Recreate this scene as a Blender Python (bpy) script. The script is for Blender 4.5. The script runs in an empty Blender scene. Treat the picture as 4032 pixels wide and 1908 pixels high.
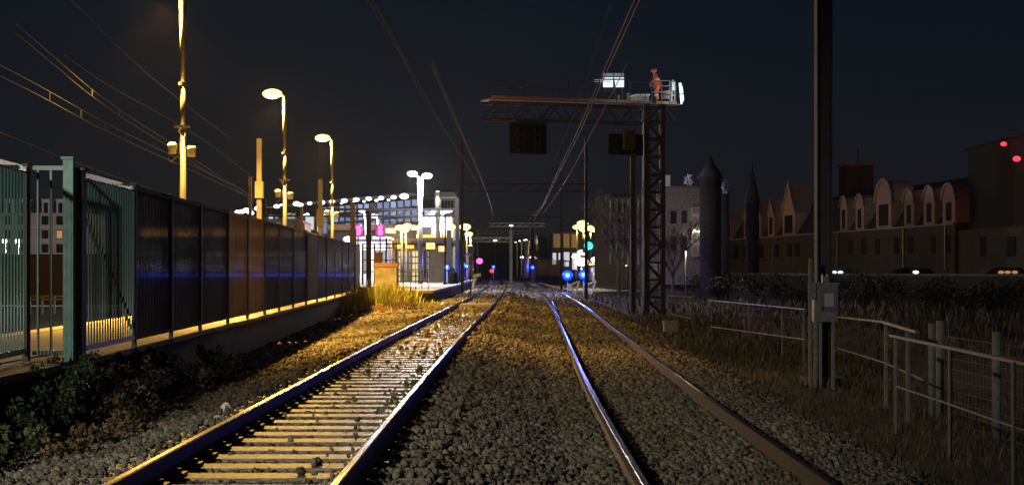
import bpy, math, random
import numpy as np
from mathutils import Vector, Matrix
R = math.radians
random.seed(7); rng = np.random.default_rng(11)
S = bpy.context.scene
COL = S.collection
# ------------------------------------------------------------------ camera
F = 6000.0; CZ = 1.42; HY = 1055.0
cam = bpy.data.objects.new('camera', bpy.data.cameras.new('camera')); COL.objects.link(cam)
cam.location = (0, 0, CZ); cam.rotation_euler = (R(90), 0, 0)
cam.data.sensor_width = 36; cam.data.lens = 36*F/4032
cam.data.shift_y = (HY-954)/4032
cam.data.clip_start = .1; cam.data.clip_end = 6000
S.camera = cam
# ------------------------------------------------------------------ night sky
W = bpy.data.worlds.new('World'); S.world = W; W.use_nodes = True
nt = W.node_tree; bg = nt.nodes['Background']
tc = nt.nodes.new('ShaderNodeTexCoord'); sx = nt.nodes.new('ShaderNodeSeparateXYZ'); rp = nt.nodes.new('ShaderNodeValToRGB')
nt.links.new(tc.outputs['Generated'], sx.inputs[0]); nt.links.new(sx.outputs['Z'], rp.inputs[0]); nt.links.new(rp.outputs[0], bg.inputs[0])
e = rp.color_ramp.elements
e[0].position = 0.0; e[0].color = (.0105, .0112, .0130, 1)
e[1].position = 0.5; e[1].color = (.0034, .0064, .0115, 1)
n_ = rp.color_ramp.elements.new(.07); n_.color = (.0090, .0108, .0145, 1)
n_ = rp.color_ramp.elements.new(.17); n_.color = (.0046, .0086, .0155, 1)
bg.inputs[1].default_value = .82
S.view_settings.view_transform = 'Standard'; S.view_settings.look = 'None'; S.view_settings.gamma = 1
S.view_settings.exposure = 0
S.render.engine = 'CYCLES'
S.cycles.use_denoising = True
S.cycles.sample_clamp_indirect = 4; S.cycles.sample_clamp_direct = 0
S.cycles.max_bounces = 5; S.cycles.glossy_bounces = 3; S.cycles.caustics_reflective = False

SODIUM = (1, .55, .10); WARM = (1, .78, .48); WHITE = (.92, .96, 1.0); BLUE = (.03, .07, 1)
def point(name, loc, power, color, r=.15, parent=None):
    l = bpy.data.lights.new(name, 'POINT'); l.energy = power; l.color = color; l.shadow_soft_size = r
    o = bpy.data.objects.new(name, l); COL.objects.link(o)
    if parent: o.parent = parent; o.location = Vector(loc)-parent.location
    else: o.location = loc
    return o
def downlight(name, loc, power, color, r=.12, cone=150, blend=.7, parent=None):
    l = bpy.data.lights.new(name, 'SPOT'); l.energy = power; l.color = color; l.shadow_soft_size = r
    l.spot_size = R(cone); l.spot_blend = blend
    o = bpy.data.objects.new(name, l); COL.objects.link(o); o.parent = parent; o.location = Vector(loc)-parent.location
    return o
# ------------------------------------------------------------------ helpers
def P(px, py, d): return Vector(((px-2016)/F*d, d, CZ-(py-HY)/F*d))
def X(px, d): return (px-2016)/F*d
def Z(py, d): return CZ-(py-HY)/F*d

def mat(name, col, rough=.8, metal=0, var=.0, scale=6, bump=0, bscale=30, spec=.5, island=False, col2=None, stretch=None, coat=0):
    m = bpy.data.materials.new(name); m.use_nodes = True; t = m.node_tree; b = t.nodes['Principled BSDF']
    b.inputs['Roughness'].default_value = rough; b.inputs['Metallic'].default_value = metal
    b.inputs['Specular IOR Level'].default_value = spec
    b.inputs['Coat Weight'].default_value = coat; b.inputs['Coat Roughness'].default_value = .15
    c2 = col2 or tuple(min(1, c*(1-var)) for c in col); c1 = tuple(min(1, c*(1+var)) for c in col)
    b.inputs['Base Color'].default_value = (*col, 1)
    co = t.nodes.new('ShaderNodeTexCoord'); mp = t.nodes.new('ShaderNodeMapping'); t.links.new(co.outputs['Object'], mp.inputs[0])
    if stretch: mp.inputs['Scale'].default_value = stretch
    if var or col2:
        n = t.nodes.new('ShaderNodeTexNoise'); n.inputs['Scale'].default_value = scale; n.inputs['Detail'].default_value = 6
        n.inputs['Roughness'].default_value = .65
        t.links.new(mp.outputs[0], n.inputs['Vector'])
        r = t.nodes.new('ShaderNodeValToRGB'); r.color_ramp.elements[0].position = .33; r.color_ramp.elements[1].position = .67
        r.color_ramp.elements[0].color = (*c2, 1); r.color_ramp.elements[1].color = (*c1, 1)
        t.links.new(n.outputs['Fac'], r.inputs[0]); out = r.outputs[0]
        if island:
            g = t.nodes.new('ShaderNodeNewGeometry'); q = t.nodes.new('ShaderNodeMath'); q.operation = 'MULTIPLY_ADD'
            q.inputs[1].default_value = 1.1; q.inputs[2].default_value = .42
            t.links.new(g.outputs['Random Per Island'], q.inputs[0])
            mx = t.nodes.new('ShaderNodeVectorMath'); mx.operation = 'SCALE'
            t.links.new(out, mx.inputs[0]); t.links.new(q.outputs[0], mx.inputs['Scale']); out = mx.outputs[0]
        t.links.new(out, b.inputs['Base Color'])
    if bump:
        n = t.nodes.new('ShaderNodeTexNoise'); n.inputs['Scale'].default_value = bscale; n.inputs['Detail'].default_value = 5
        t.links.new(mp.outputs[0], n.inputs['Vector'])
        bp = t.nodes.new('ShaderNodeBump'); bp.inputs['Strength'].default_value = bump; bp.inputs['Distance'].default_value = .03
        t.links.new(n.outputs['Fac'], bp.inputs['Height']); t.links.new(bp.outputs[0], b.inputs['Normal'])
    return m
def emis(name, col, s, base=(.03, .03, .03)):
    m = bpy.data.materials.new(name); m.use_nodes = True; b = m.node_tree.nodes['Principled BSDF']
    b.inputs['Base Color'].default_value = (*base, 1)
    b.inputs['Emission Color'].default_value = (*col, 1); b.inputs['Emission Strength'].default_value = s
    return m

class MB:
    def __init__(s): s.v = []; s.f = []; s.m = []; s.cur = 0; s.smooth = False; s.sm = []
    def add(s, vs, fs):
        o = len(s.v); s.v += [tuple(v) for v in vs]; s.f += [tuple(i+o for i in f) for f in fs]; s.m += [s.cur]*len(fs); s.sm += [s.smooth]*len(fs); return s
    def box(s, c, d, rz=0, rx=0, ry=0):
        M = Matrix.Rotation(rz, 3, 'Z') @ Matrix.Rotation(ry, 3, 'Y') @ Matrix.Rotation(rx, 3, 'X'); c = Vector(c)
        vs = [c+M @ Vector((x*d[0]/2, y*d[1]/2, z*d[2]/2)) for z in (-1, 1) for y in (-1, 1) for x in (-1, 1)]
        return s.add(vs, [(0, 2, 3, 1), (4, 5, 7, 6), (0, 1, 5, 4), (2, 6, 7, 3), (0, 4, 6, 2), (1, 3, 7, 5)])
    def b2(s, x0, x1, y0, y1, z0, z1): return s.box(((x0+x1)/2, (y0+y1)/2, (z0+z1)/2), (x1-x0, y1-y0, z1-z0))
    def tube(s, pts, r, n=8, cap=True):
        pts = [Vector(p) for p in pts]; rs = r if isinstance(r, (list, tuple)) else [r]*len(pts)
        vs = []; up0 = None
        for i, p in enumerate(pts):
            t = (pts[min(i+1, len(pts)-1)]-pts[max(i-1, 0)]).normalized()
            up = Vector((0, 0, 1)) if abs(t.z) < .9 else Vector((0, 1, 0))
            a = t.cross(up).normalized(); b = a.cross(t).normalized()
            vs += [p+a*math.cos(2*math.pi*k/n)*rs[i]+b*math.sin(2*math.pi*k/n)*rs[i] for k in range(n)]
        fs = [(i*n+k, i*n+(k+1) % n, (i+1)*n+(k+1) % n, (i+1)*n+k) for i in range(len(pts)-1) for k in range(n)]
        if cap: fs += [tuple(range(n))[::-1], tuple(range((len(pts)-1)*n, len(pts)*n))]
        return s.add(vs, fs)
    def bar(s, a, b, w, h=None):   # square bar
        h = h or w; a, b = Vector(a), Vector(b); t = (b-a).normalized()
        up = Vector((0, 0, 1)) if abs(t.z) < .9 else Vector((0, 1, 0)); x = t.cross(up).normalized(); y = x.cross(t).normalized()
        vs = [p+x*i*w/2+y*j*h/2 for p in (a, b) for i, j in ((-1, -1), (1, -1), (1, 1), (-1, 1))]
        return s.add(vs, [(0, 1, 2, 3), (7, 6, 5, 4), (0, 4, 5, 1), (1, 5, 6, 2), (2, 6, 7, 3), (3, 7, 4, 0)])
    def ball(s, c, r, n=12, m=8):
        c = Vector(c); r = r if isinstance(r, (tuple, list)) else (r, r, r)
        vs = [c+Vector((0, 0, r[2]))]
        for i in range(1, m):
            a = math.pi*i/m
            vs += [c+Vector((r[0]*math.sin(a)*math.cos(2*math.pi*k/n), r[1]*math.sin(a)*math.sin(2*math.pi*k/n), r[2]*math.cos(a))) for k in range(n)]
        vs.append(c-Vector((0, 0, r[2]))); L = len(vs)-1
        fs = [(0, 1+k, 1+(k+1) % n) for k in range(n)]
        for i in range(m-2): fs += [(1+i*n+k, 1+(i+1)*n+k, 1+(i+1)*n+(k+1) % n, 1+i*n+(k+1) % n) for k in range(n)]
        fs += [(L, 1+(m-2)*n+(k+1) % n, 1+(m-2)*n+k) for k in range(n)]
        sm = s.smooth; s.smooth = True; s.add(vs, fs); s.smooth = sm; return s
    def prism(s, poly, h0, h1):   # poly in xy, extruded z
        n = len(poly); vs = [(x, y, h0) for x, y in poly]+[(x, y, h1) for x, y in poly]
        return s.add(vs, [tuple(range(n))[::-1], tuple(range(n, 2*n))]+[(k, (k+1) % n, n+(k+1) % n, n+k) for k in range(n)])
    def fb(s, Fc, x0, y0, x1, y1, o0=0, o1=.2):  # block on a facade, o0 front offset, o1 thickness
        a = [Fc.at(x0, y1), Fc.at(x1, y1), Fc.at(x1, y0), Fc.at(x0, y0)]
        zt = (a[2].z+a[3].z)/2; zb = (a[0].z+a[1].z)/2
        if not Fc.persp:
            a[0].z = a[1].z = zb; a[2].z = a[3].z = zt
        f = [p+Fc.n*o0 for p in a]; b = [p+Fc.n*(o0-o1) for p in a]
        return s.add(f+b, [(0, 1, 2, 3), (7, 6, 5, 4), (0, 4, 5, 1), (1, 5, 6, 2), (2, 6, 7, 3), (3, 7, 4, 0)])
    def build(s, name, mats, parent=None):
        me = bpy.data.meshes.new(name); off = parent.location if parent else Vector((0, 0, 0))
        q = parent
        while q and q.parent: q = q.parent; off = off+q.location
        me.from_pydata([Vector(v)-off for v in s.v], [], s.f)
        for m in (mats if isinstance(mats, (list, tuple)) else [mats]): me.materials.append(m)
        me.polygons.foreach_set('material_index', s.m); me.polygons.foreach_set('use_smooth', s.sm); me.update()
        o = bpy.data.objects.new(name, me); COL.objects.link(o)
        if parent: o.parent = parent
        return o
class Facade:   # a vertical plane in the world, addressed where sight lines from the photo's standpoint meet it
    def __init__(s, A, B, persp=False):
        s.A = Vector((A[0], A[1])); s.B = Vector((B[0], B[1])); s.persp = persp
        u = (s.B-s.A).normalized(); s.u = Vector((u.x, u.y, 0)); s.n = Vector((u.y, -u.x, 0))
        if s.n.dot(Vector((s.A.x, s.A.y, 0))) > 0: s.n = -s.n
    def d(s, px):
        k = (px-2016)/F; w = s.B-s.A   # A.x+t w.x = k (A.y+t w.y)
        t = (k*s.A.y-s.A.x)/(w.x-k*w.y); return s.A.y+t*w.y
    def at(s, px, py): return P(px, py, s.d(px))
def flat(d): return Facade((-10, d), (10, d))

def tag(o, label, cat, group=None, kind='thing'):
    o['label'] = label; o['category'] = cat; o['kind'] = kind
    if group: o['group'] = group
    return o
def setting(o, kind='structure', label=None, cat=None):
    o['kind'] = kind
    if label: o['label'] = label; o['category'] = cat
    return o
def thing(name, loc, label, cat, group=None):
    o = bpy.data.objects.new(name, None); COL.objects.link(o); o.location = loc; o.empty_display_size = .2
    return tag(o, label, cat, group)
def copy_tree(o, loc, label, group=None):
    r = o.copy(); COL.objects.link(r); r.location = loc; r['label'] = label
    if group: r['group'] = group
    for ch in o.children:
        c = ch.copy(); COL.objects.link(c); c.parent = r
        for g in ch.children:
            d = g.copy(); COL.objects.link(d); d.parent = c
    return r
def smooth_interp(xs, ys):
    xs = np.array(xs, float); ys = np.array(ys, float); m = np.gradient(ys, xs)
    def f(x):
        x = np.clip(x, xs[0], xs[-1]); i = np.clip(np.searchsorted(xs, x)-1, 0, len(xs)-2); h = xs[i+1]-xs[i]; t = (x-xs[i])/h
        return (2*t**3-3*t**2+1)*ys[i]+(t**3-2*t**2+t)*h*m[i]+(-2*t**3+3*t**2)*ys[i+1]+(t**3-t**2)*h*m[i+1]
    return f
cL = smooth_interp([0, 12, 28, 60, 90, 130, 174, 224, 300, 420], [-1.92, -1.92, -1.85, -1.5, -1.28, -1.27, -1.7, -2.5, -6, -16])
cR = smooth_interp([0, 12, 22, 34, 73, 108, 159, 224, 300, 420], [1.80, 1.82, 1.88, 2.06, 2.6, 2.75, 2.6, 2.1, -1, -10])
def wallX(d): return -5.1 if d < 19 else -5.1-(d-19)*.0374
def fenX(d): return -4.38-.0374*d-.02

# ------------------------------------------------------------------ materials
M = {}
M['stone'] = mat('ballast_stone', (.20, .18, .145), .8, scale=.9, island=True, bump=.5, bscale=60, spec=.25, col2=(.15, .125, .09))
M['ballast'] = mat('ballast_bed', (.042, .037, .028), .85, var=.5, scale=9, bump=1, bscale=14)
M['earth'] = mat('earth', (.013, .013, .009), .95, var=.4, scale=3, bump=.6, bscale=8)
M['hedge'] = mat('dark_hedge', (.012, .013, .010), .95, var=.4, scale=4, bump=.8, bscale=6)
M['conc_dark'] = mat('dark_concrete', (.04, .038, .038), .85, var=.35, scale=2.5, bump=.3, bscale=25)
M['coping'] = mat('coping', (.34, .28, .2), .8, var=.3, scale=6, bump=.4, bscale=30)
M['paving'] = mat('platform_paving', (.36, .33, .29), .75, var=.15, scale=5, bump=.15, bscale=40)
M['yline'] = mat('yellow_line', (.75, .55, .08), .6, var=.1)
M['fence'] = mat('dark_green_paint', (.012, .018, .02), .13, var=.2, scale=5, spec=.6)
def aniso(name, col, rough, fac):
    m = mat(name, col, .8, var=.3, scale=3, bump=.12, bscale=5, stretch=(1, 1, .25)); t = m.node_tree; b = t.nodes['Principled BSDF']
    c = t.nodes.new('ShaderNodeCombineXYZ'); c.inputs[1].default_value = 1.0
    g = t.nodes.new('ShaderNodeBsdfAnisotropic'); g.inputs['Roughness'].default_value = rough; g.inputs['Anisotropy'].default_value = -.85; g.inputs['Color'].default_value = (.9, .9, .85, 1)
    t.links.new(c.outputs[0], g.inputs['Tangent'])
    n = t.nodes.new('ShaderNodeTexNoise'); n.inputs['Scale'].default_value = 1.7; n.inputs['Detail'].default_value = 5; co = t.nodes.new('ShaderNodeTexCoord'); t.links.new(co.outputs['Object'], n.inputs['Vector'])
    q = t.nodes.new('ShaderNodeMapRange'); q.inputs['From Min'].default_value = .3; q.inputs['From Max'].default_value = .7; q.inputs['To Min'].default_value = fac*.0; q.inputs['To Max'].default_value = fac*1.5; t.links.new(n.outputs['Fac'], q.inputs['Value'])
    x = t.nodes.new('ShaderNodeMixShader'); t.links.new(q.outputs[0], x.inputs[0]); t.links.new(b.outputs[0], x.inputs[1]); t.links.new(g.outputs[0], x.inputs[2])
    b.inputs['Specular IOR Level'].default_value = .05
    t.links.new(x.outputs[0], t.nodes['Material Output'].inputs['Surface']); return m
M['fsheet'] = aniso('brushed_dark_sheet', (.028, .032, .031), .17, .042)
M['fsheet_glow'] = aniso('painted_glow_sheet', (.40, .29, .05), .2, .06)  # sodium glow on two fence panels painted in as a yellower colour
M['fence_glow'] = mat('painted_glow_olive', (.085, .08, .035), .25, var=.2, scale=5, spec=.5, stretch=(1, 1, .2))  # lamp-lit fence tone, the glow put into the colour
M['sheet'] = mat('painted_glow_strip', (.16, .15, .06), .85, var=.15, scale=5)  # yellowish lamp glow painted as the strips' own colour
M['fpost'] = mat('fence_post_paint', (.02, .026, .028), .55, var=.2)
M['pole_mast'] = mat('mast_paint', (.05, .053, .06), .85, var=.2, scale=3)
M['turret'] = mat('turret_wall', (.018, .016, .015), .9, var=.3)
M['post_green'] = mat('worn_green_paint', (.20, .42, .35), .5, var=.2, scale=8, bump=.1)
M['gate'] = mat('gate_green_paint', (.075, .165, .15), .35, var=.15, scale=8)
M['rust'] = mat('rail_rust', (.045, .028, .02), .6, var=.4, scale=12, bump=.2)
M['railtop'] = mat('polished_steel', (.22, .20, .185), .22, metal=1, var=.12, scale=1.2, stretch=(8, .6, 1), bump=.04, bscale=4)
M['raildull'] = mat('dull_steel', (.13, .115, .10), .24, metal=1, var=.2, scale=1.2, stretch=(8, .6, 1), bump=.04, bscale=4)
M['wood'] = mat('sleeper_timber', (.17, .13, .085), .40, var=.45, scale=5, stretch=(1, 10, 3), bump=.35, bscale=14, spec=.7)
M['iron'] = mat('dark_iron', (.05, .04, .035), .5, metal=.4, var=.3)
M['pole_grey'] = mat('galvanised_pole', (.17, .17, .16), .42, metal=.25, var=.12, scale=4)
M['pole_dark'] = mat('dark_pole', (.013, .014, .017), .75, var=.3, scale=4)
M['steel_mid'] = mat('weathered_steel', (.15, .15, .14), .6, metal=.3, var=.25, scale=5)
M['steel_teal'] = mat('grey_green_steel', (.26, .31, .29), .6, var=.2, scale=4)
M['black'] = mat('black_paint', (.009, .009, .011), .9, var=.3, spec=.1)
M['concpost'] = mat('concrete_post', (.19, .19, .165), .9, var=.3, scale=12, bump=.4, bscale=60)
M['boxpaint'] = mat('beige_cabinet', (.19, .18, .145), .55, var=.3, scale=6, bump=.1)
M['panelgrey'] = mat('pale_panel', (.38, .40, .39), .5, var=.1)
M['plaster'] = mat('peeling_plaster', (.80, .74, .52), .9, scale=2.0, bump=.5, bscale=20, col2=(.40, .33, .25))
M['capstone'] = mat('orange_cap', (.75, .36, .14), .8, var=.2)
M['leaf'] = mat('weed_leaf', (.06, .085, .028), .6, var=.4, scale=4, island=True)
M['leafdark'] = mat('dark_leaf', (.03, .036, .016), .8, var=.4, scale=4, island=True)
M['leafb'] = mat('dry_leaf', (.13, .085, .04), .75, var=.3, scale=4, island=True)
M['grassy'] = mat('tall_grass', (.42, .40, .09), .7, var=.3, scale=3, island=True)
M['grassd'] = mat('verge_grass', (.065, .062, .025), .75, var=.4, scale=2, island=True)
M['bark'] = mat('bark', (.05, .042, .035), .95, var=.3, bump=.5)
M['stonewall'] = mat('rubble_stone', (.17, .15, .12), .95, scale=5, bump=.9, bscale=9, col2=(.045, .04, .032), stretch=(1, 1, 2.2))
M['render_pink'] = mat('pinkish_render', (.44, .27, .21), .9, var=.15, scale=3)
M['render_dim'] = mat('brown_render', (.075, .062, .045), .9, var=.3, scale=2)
M['slate'] = mat('slate', (.014, .015, .02), .8, var=.3, scale=8)
M['glassdark'] = mat('dark_glass', (.008, .008, .01), .7, spec=.1)
M['whitewall'] = mat('white_cladding', (.5, .53, .58), .6, var=.06, scale=3, bump=.1)
M['brick'] = mat('brown_brick', (.16, .09, .06), .9, var=.25, scale=6)
M['beige'] = mat('beige_panel', (.42, .38, .31), .8, var=.1)
M['hull'] = mat('dark_facade', (.025, .026, .03), .8, var=.3)
M['orange'] = mat('orange_workwear', (.85, .16, .045), .7, var=.15, scale=9)
M['skin'] = mat('skin', (.45, .27, .2), .6)
M['helmet'] = mat('orange_helmet', (.8, .2, .06), .4)
M['boot'] = mat('boot', (.02, .02, .02), .6)
M['white'] = mat('white_paint', (.75, .76, .78), .5, var=.05)
M['litter'] = mat('white_plastic', (.75, .8, .85), .35, var=.06)
M['deck'] = mat('deck_edge', (.26, .16, .07), .7, var=.25, scale=3)
M['wire'] = mat('copper_wire', (.02, .018, .016), .9, spec=.15)
M['wire2'] = mat('grey_wire', (.10, .09, .08), .8)
M['mastcol'] = mat('rusty_mast', (.085, .072, .06), .9, var=.25, scale=4)
E = {}
E['sod'] = emis('sodium_lamp', (1, .66, .17), 4.5)
E['sodo'] = emis('sodium_sign', (1, .55, .07), 1.6)
E['white'] = emis('white_lamp', (1, .98, .96), 4)
E['warm'] = emis('warm_lamp', (1, .85, .6), 4)
E['blue'] = emis('blue_lamp', (.0, .035, 1), 2.2)
E['bluecore'] = emis('blue_lamp_core', (.08, .42, 1), 2.5)
E['mag'] = emis('magenta_signal', (1, .07, .36), 4)
E['maghalo'] = emis('magenta_halo', (1, .0, .28), .9)
E['red'] = emis('red_signal', (1, .03, .05), 3)
E['cyan'] = emis('green_signal', (.03, .62, .68), 2)
E['winblue'] = emis('blue_lit_glass', (.20, .36, .90), .42)
E['winblue2'] = emis('bright_blue_glass', (.36, .54, .95), .6)
E['winwhite'] = emis('white_lit_glass', (.86, .92, 1), .65)
E['winwarm'] = emis('warm_lit_glass', (1, .78, .36), .75)
E['wingrey'] = emis('pale_lit_glass', (.75, .8, .75), .32)
E['winor'] = emis('orange_window', (1, .5, .18), .45)
E['panel'] = emis('emissive_panel', (.78, .93, 1), 1.15)
E['panel2'] = emis('emissive_panel_dim', (.55, .68, .85), .22)
E['tube'] = emis('tube_lamp', (.75, .9, 1), 1.6)
# ------------------------------------------------------------------ lamps with real light
PW = 1.0
def disc_head(mb, c, r=(.36, .17, .1), tilt=0): mb.ball(c, r, 14, 8)
def platform_lamp(x, y, z0, H, label, speakers=True, power=11000):
    t = thing('lamp_post', (x, y, z0), label, 'lamp post', 'tall sodium lamp posts behind the fence')
    zb = Z(740, y) if False else z0
    hs = H-z0
    m = MB(); m.smooth = True
    m.tube([(x, y, z0), (x, y, z0+hs*.565)], .075, 12)
    m.tube([(x, y, z0+hs*.565), (x, y, z0+hs*.71)], .058, 12)
    m.tube([(x, y, z0+hs*.71), (x, y, z0+hs*.97), (x, y, z0+hs*.985)], [.052, .085, .05], 12)
    m.build('pole', M['pole_grey'], t)
    m = MB()
    m.tube([(x, y, z0+hs*.71-.05), (x, y, z0+hs*.71+.03)], .105, 12); m.build('collar', M['pole_grey'], t); m = MB(); m.tube([(x, y, z0+hs*.565-.05), (x, y, z0+hs*.565+.03)], .105, 12)
    for dx in (-.13, .13, 0): m.box((x+dx, y-.1, z0+hs*.565+.08), (.1, .08, .06))
    m.build('collar', M['pole_grey'], t)
    a = MB(); a.tube([(x, y, H-.12), (x-.12, y-.02, H-.02)], .045, 8); a.build('arm', M['pole_grey'], t)
    m = MB(); m.ball((x-.40, y+.04, H+.07), (.34, .2, .09)); hd = m.build('lamp_housing', M['pole_grey'], t)
    m = MB(); m.ball((x-.43, y-.08, H-.02), (.35, .2, .17)); b = m.build('lamp_bowl', E['sod'], t)
    if speakers:
        zs = z0+hs*.5
        m = MB(); m.bar((x-.22, y-.02, zs-.02), (x+.22, y-.02, zs-.04), .035); m.tube([(x-.3, y, zs-.25), (x-.15, y, zs-.12), (x, y, zs-.1)], .016, 6); m.build('bracket', M['pole_grey'], t)
        for dx, dz in ((-.23, .12), (.21, .05)):
            m = MB(); m.smooth = True
            m.tube([(x+dx, y-.06, zs+dz-.17), (x+dx, y-.05, zs+dz-.02), (x+dx, y-.05, zs+dz+.04), (x+dx, y-.05, zs+dz+.09)], [.09, .105, .115, .06], 14)
            m.build('loudspeaker', M['white'], t)
    downlight('lamp_light', (x-.43, y-.12, H-.30), power, SODIUM, .14, 130, .7, t); point('lamp_glow', (x-.43, y-.14, H-.28), power*.16, SODIUM, .14, t)
    return t
lampspec = [(35.2, 720, 'tallest sodium lamp post with its head cut off by the picture top'),
            (54, 1121, 'middle sodium lamp post with glowing oval head and two loudspeakers'),
            (70, 1308, 'shorter sodium lamp post nearest the lit station hall')]
for d, px, lab in lampspec: platform_lamp(X(px, d), d, .37, 7.85 if d < 40 else (7.4 if d > 60 else 7.6), lab, power=15500 if d < 60 else 17000)

def pole_lamp(name, px, py, d, zb, label, group, heads, emat, light=None, power=0, r=.07, pole='pole_grey', hr=.22, cat='street lamp', arm=None):
    """post standing at px with lamp heads at given photo offsets"""
    x = X(px, d); t = thing(name, (x, d, zb), label, cat, group)
    zt = Z(py, d); m = MB(); m.smooth = True
    m.tube([(x, d, zb), (x, d, zb+(zt-zb)*.55), (x, d, zb+(zt-zb)*.56), (x, d, zt-.1), (x, d, zt)], [r, r, r*.7, r*1.25, r*.7], 8); m.build('pole', M[pole], t)
    for hx, hy in heads:
        q = P(hx, hy, d)
        if abs(hx-px) > 3:
            a = MB(); a.tube([(x, d, zt-.1), (q.x, d-.02, q.z)], r*.5, 6); a.build('arm', M[pole], t)
        m = MB(); m.ball(q+Vector((0, -.1, 0)), (hr, hr*.8, hr*.55), 10, 6); m.build('lamp_head', E[emat], t)
        if light: point('lamp_light', q+Vector((0, -.15, -hr-.1)), power, light, .1, t)
    return t
# white double lamp posts on the platform
pole_lamp('lamp_post', 1655, 692, 101, .37, 'tall white double-headed lamp post on the lit platform end', 'white lamp posts on the platform', [(1624, 684), (1682, 692)], 'white', (1, .93, .88), 5200, .16, hr=.36)
pole_lamp('lamp_post', 1724, 752, 121, .37, 'white tapered lamp post between the double lamp and the blue light', 'white lamp posts on the platform', [(1724, 756)], 'white', (1, .93, .88), 4200, .2, hr=.16)
pole_lamp('lamp_post', 1440, 838, 110, .37, 'small white lamp post above the leftmost magenta signal', 'small white lamps near the signals', [(1425, 828)], 'white', WHITE, 900, .09, hr=.26)
pole_lamp('lamp_post', 1490, 860, 110, .37, 'small white lamp post above the rightmost magenta signal', 'small white lamps near the signals', [(1476, 850)], 'white', WHITE, 900, .09, hr=.26)
pole_lamp('lamp_post', 1742, 840, 135, .37, 'slim post with two round white lamps at the end of the white-clad wall', None, [(1709, 830), (1768, 829), (1745, 834)], 'white', WHITE, 500, .09, hr=.3)
pole_lamp('lamp_post', 1762, 842, 145, .37, 'slimmest white lamp post in the row by the white-clad wall', None, [(1760, 832)], 'white', None, 0, .09, hr=.25)
# sodium cluster on the platform
g = 'sodium lamps along the lit platform'
for k, (px, py, d, hr, lab) in enumerate([(1575, 896, 112, .42, 'leftmost blob of sodium lamps over the yellow platform signs'), (1592, 905, 116, .44, 'second sodium lamp from the left over the yellow platform signs'),
        (1604, 888, 120, .4, 'third sodium lamp from the left over the yellow platform signs'), (1630, 896, 124, .42, 'fourth sodium lamp, just left of the double lamp post'),
        (1600, 922, 128, .36, 'lowest sodium lamp over the yellow platform signs'), (1638, 908, 132, .36, 'sodium lamp touching the double lamp post'),
        (1788, 897, 130, .5, 'paler sodium lamp left of the biggest sodium glare'), (1831, 893, 138, .62, 'biggest and brightest sodium lamp right of the white-clad wall'),
        (1846, 921, 160, .5, 'sodium lamp merging below the biggest sodium glare')]):
    pole_lamp('lamp_post', px+8, py+4, d, .37, lab, g, [(px, py)], 'sod', SODIUM, 700, .1, hr=hr*.85)
# lamps on the right
g = 'sodium street lamps beside the green signal'
for px, py, d, hr, lab in [(2294, 880, 190, .72, 'top sodium street lamp of the cluster over the green signal'), (2270, 894, 195, .5, 'leftmost sodium street lamp over the green signal'),
        (2300, 902, 200, .66, 'lowest sodium street lamp over the green signal'), (2323, 897, 205, .6, 'sodium street lamp second to the right of the top one'),
        (2345, 904, 210, .66, 'sodium street lamp next to the rightmost of its row'), (2371, 909, 215, .58, 'rightmost sodium street lamp beside the bare tree')]:
    pole_lamp('street_lamp', px+3, py+6, d, .2, lab, g, [(px, py)], 'sod', SODIUM, 450, .1, hr=hr)
pole_lamp('street_lamp', 2290, 1002, 172, .2, 'huge white glaring lamp above the blue lights', None, [(2290, 1030)], 'white', (1, .97, .92), 500, .12, hr=.85)
pole_lamp('street_lamp', 2268, 1000, 176, .2, 'white lamp at the left edge of the huge glare', None, [(2268, 1010)], 'white', WHITE, 900, .1, hr=.5)
pole_lamp('street_lamp', 2292, 980, 180, .2, 'squarish warm lamp on top of the huge glare', None, [(2292, 994)], 'warm', WARM, 900, .1, hr=.6)
pole_lamp('street_lamp', 2349, 1016, 178, .2, 'round warm white lamp right of the huge glare', None, [(2347, 1022)], 'warm', WARM, 900, .1, hr=.62)
pole_lamp('street_lamp', 2606, 1043, 150, -.4, 'small bluish white lamp seen past the gantry mast', None, [(2606, 1046)], 'white', (.7, .85, 1), 40, .05, hr=.25)
pole_lamp('street_lamp', 2466, 1040, 150, -.4, 'tiny yellow lamp left of the gantry mast', None, [(2466, 1045)], 'sod', None, 0, .04, hr=.09)
# far lamps over the line
pole_lamp('street_lamp', 2013, 891, 300, .2, 'warm lamp high above the far portals', None, [(2013, 889)], 'warm', None, 0, .06, hr=.42)
pole_lamp('street_lamp', 1950, 950, 280, .2, 'warm lamp below the far portal beam', None, [(1950, 948)], 'warm', None, 0, .06, hr=.42)
pole_lamp('lamp_post', 2072, 944, 190, .2, 'bright white flared lamp post among the far portals', None, [(2070, 947)], 'white', (.95, 1, .95), 2600, .34, hr=.3)
pole_lamp('lamp_post', 2053, 950, 205, .2, 'thin teal lamp post left of the bright white flared one', None, [(2046, 948)], 'white', None, 0, .1, pole='steel_teal', hr=.14)
pole_lamp('lamp_post', 2036, 955, 215, .2, 'thinnest teal lamp post farther left of the bright white flared one', None, [(2030, 953)], 'warm', None, 0, .09, pole='steel_teal', hr=.12)
for px, py, hr, lab in [(2055, 1012, .28, 'small round white lamp left of the bright flared post'), (2108, 1014, .4, 'round white lamp right of the bright flared post'), (2090, 1012, .22, 'smallest white lamp beside the bright flared post')]:
    pole_lamp('street_lamp', px, py, 230, .2, lab, None, [(px, py)], 'white', None, 0, .05, hr=hr)
pole_lamp('lamp_post', 1852, 966, 150, .37, 'short flared white lamp post at the far end of the platform', None, [(1852, 968)], 'white', (1, .95, .9), 400, .3, hr=.22)
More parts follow.
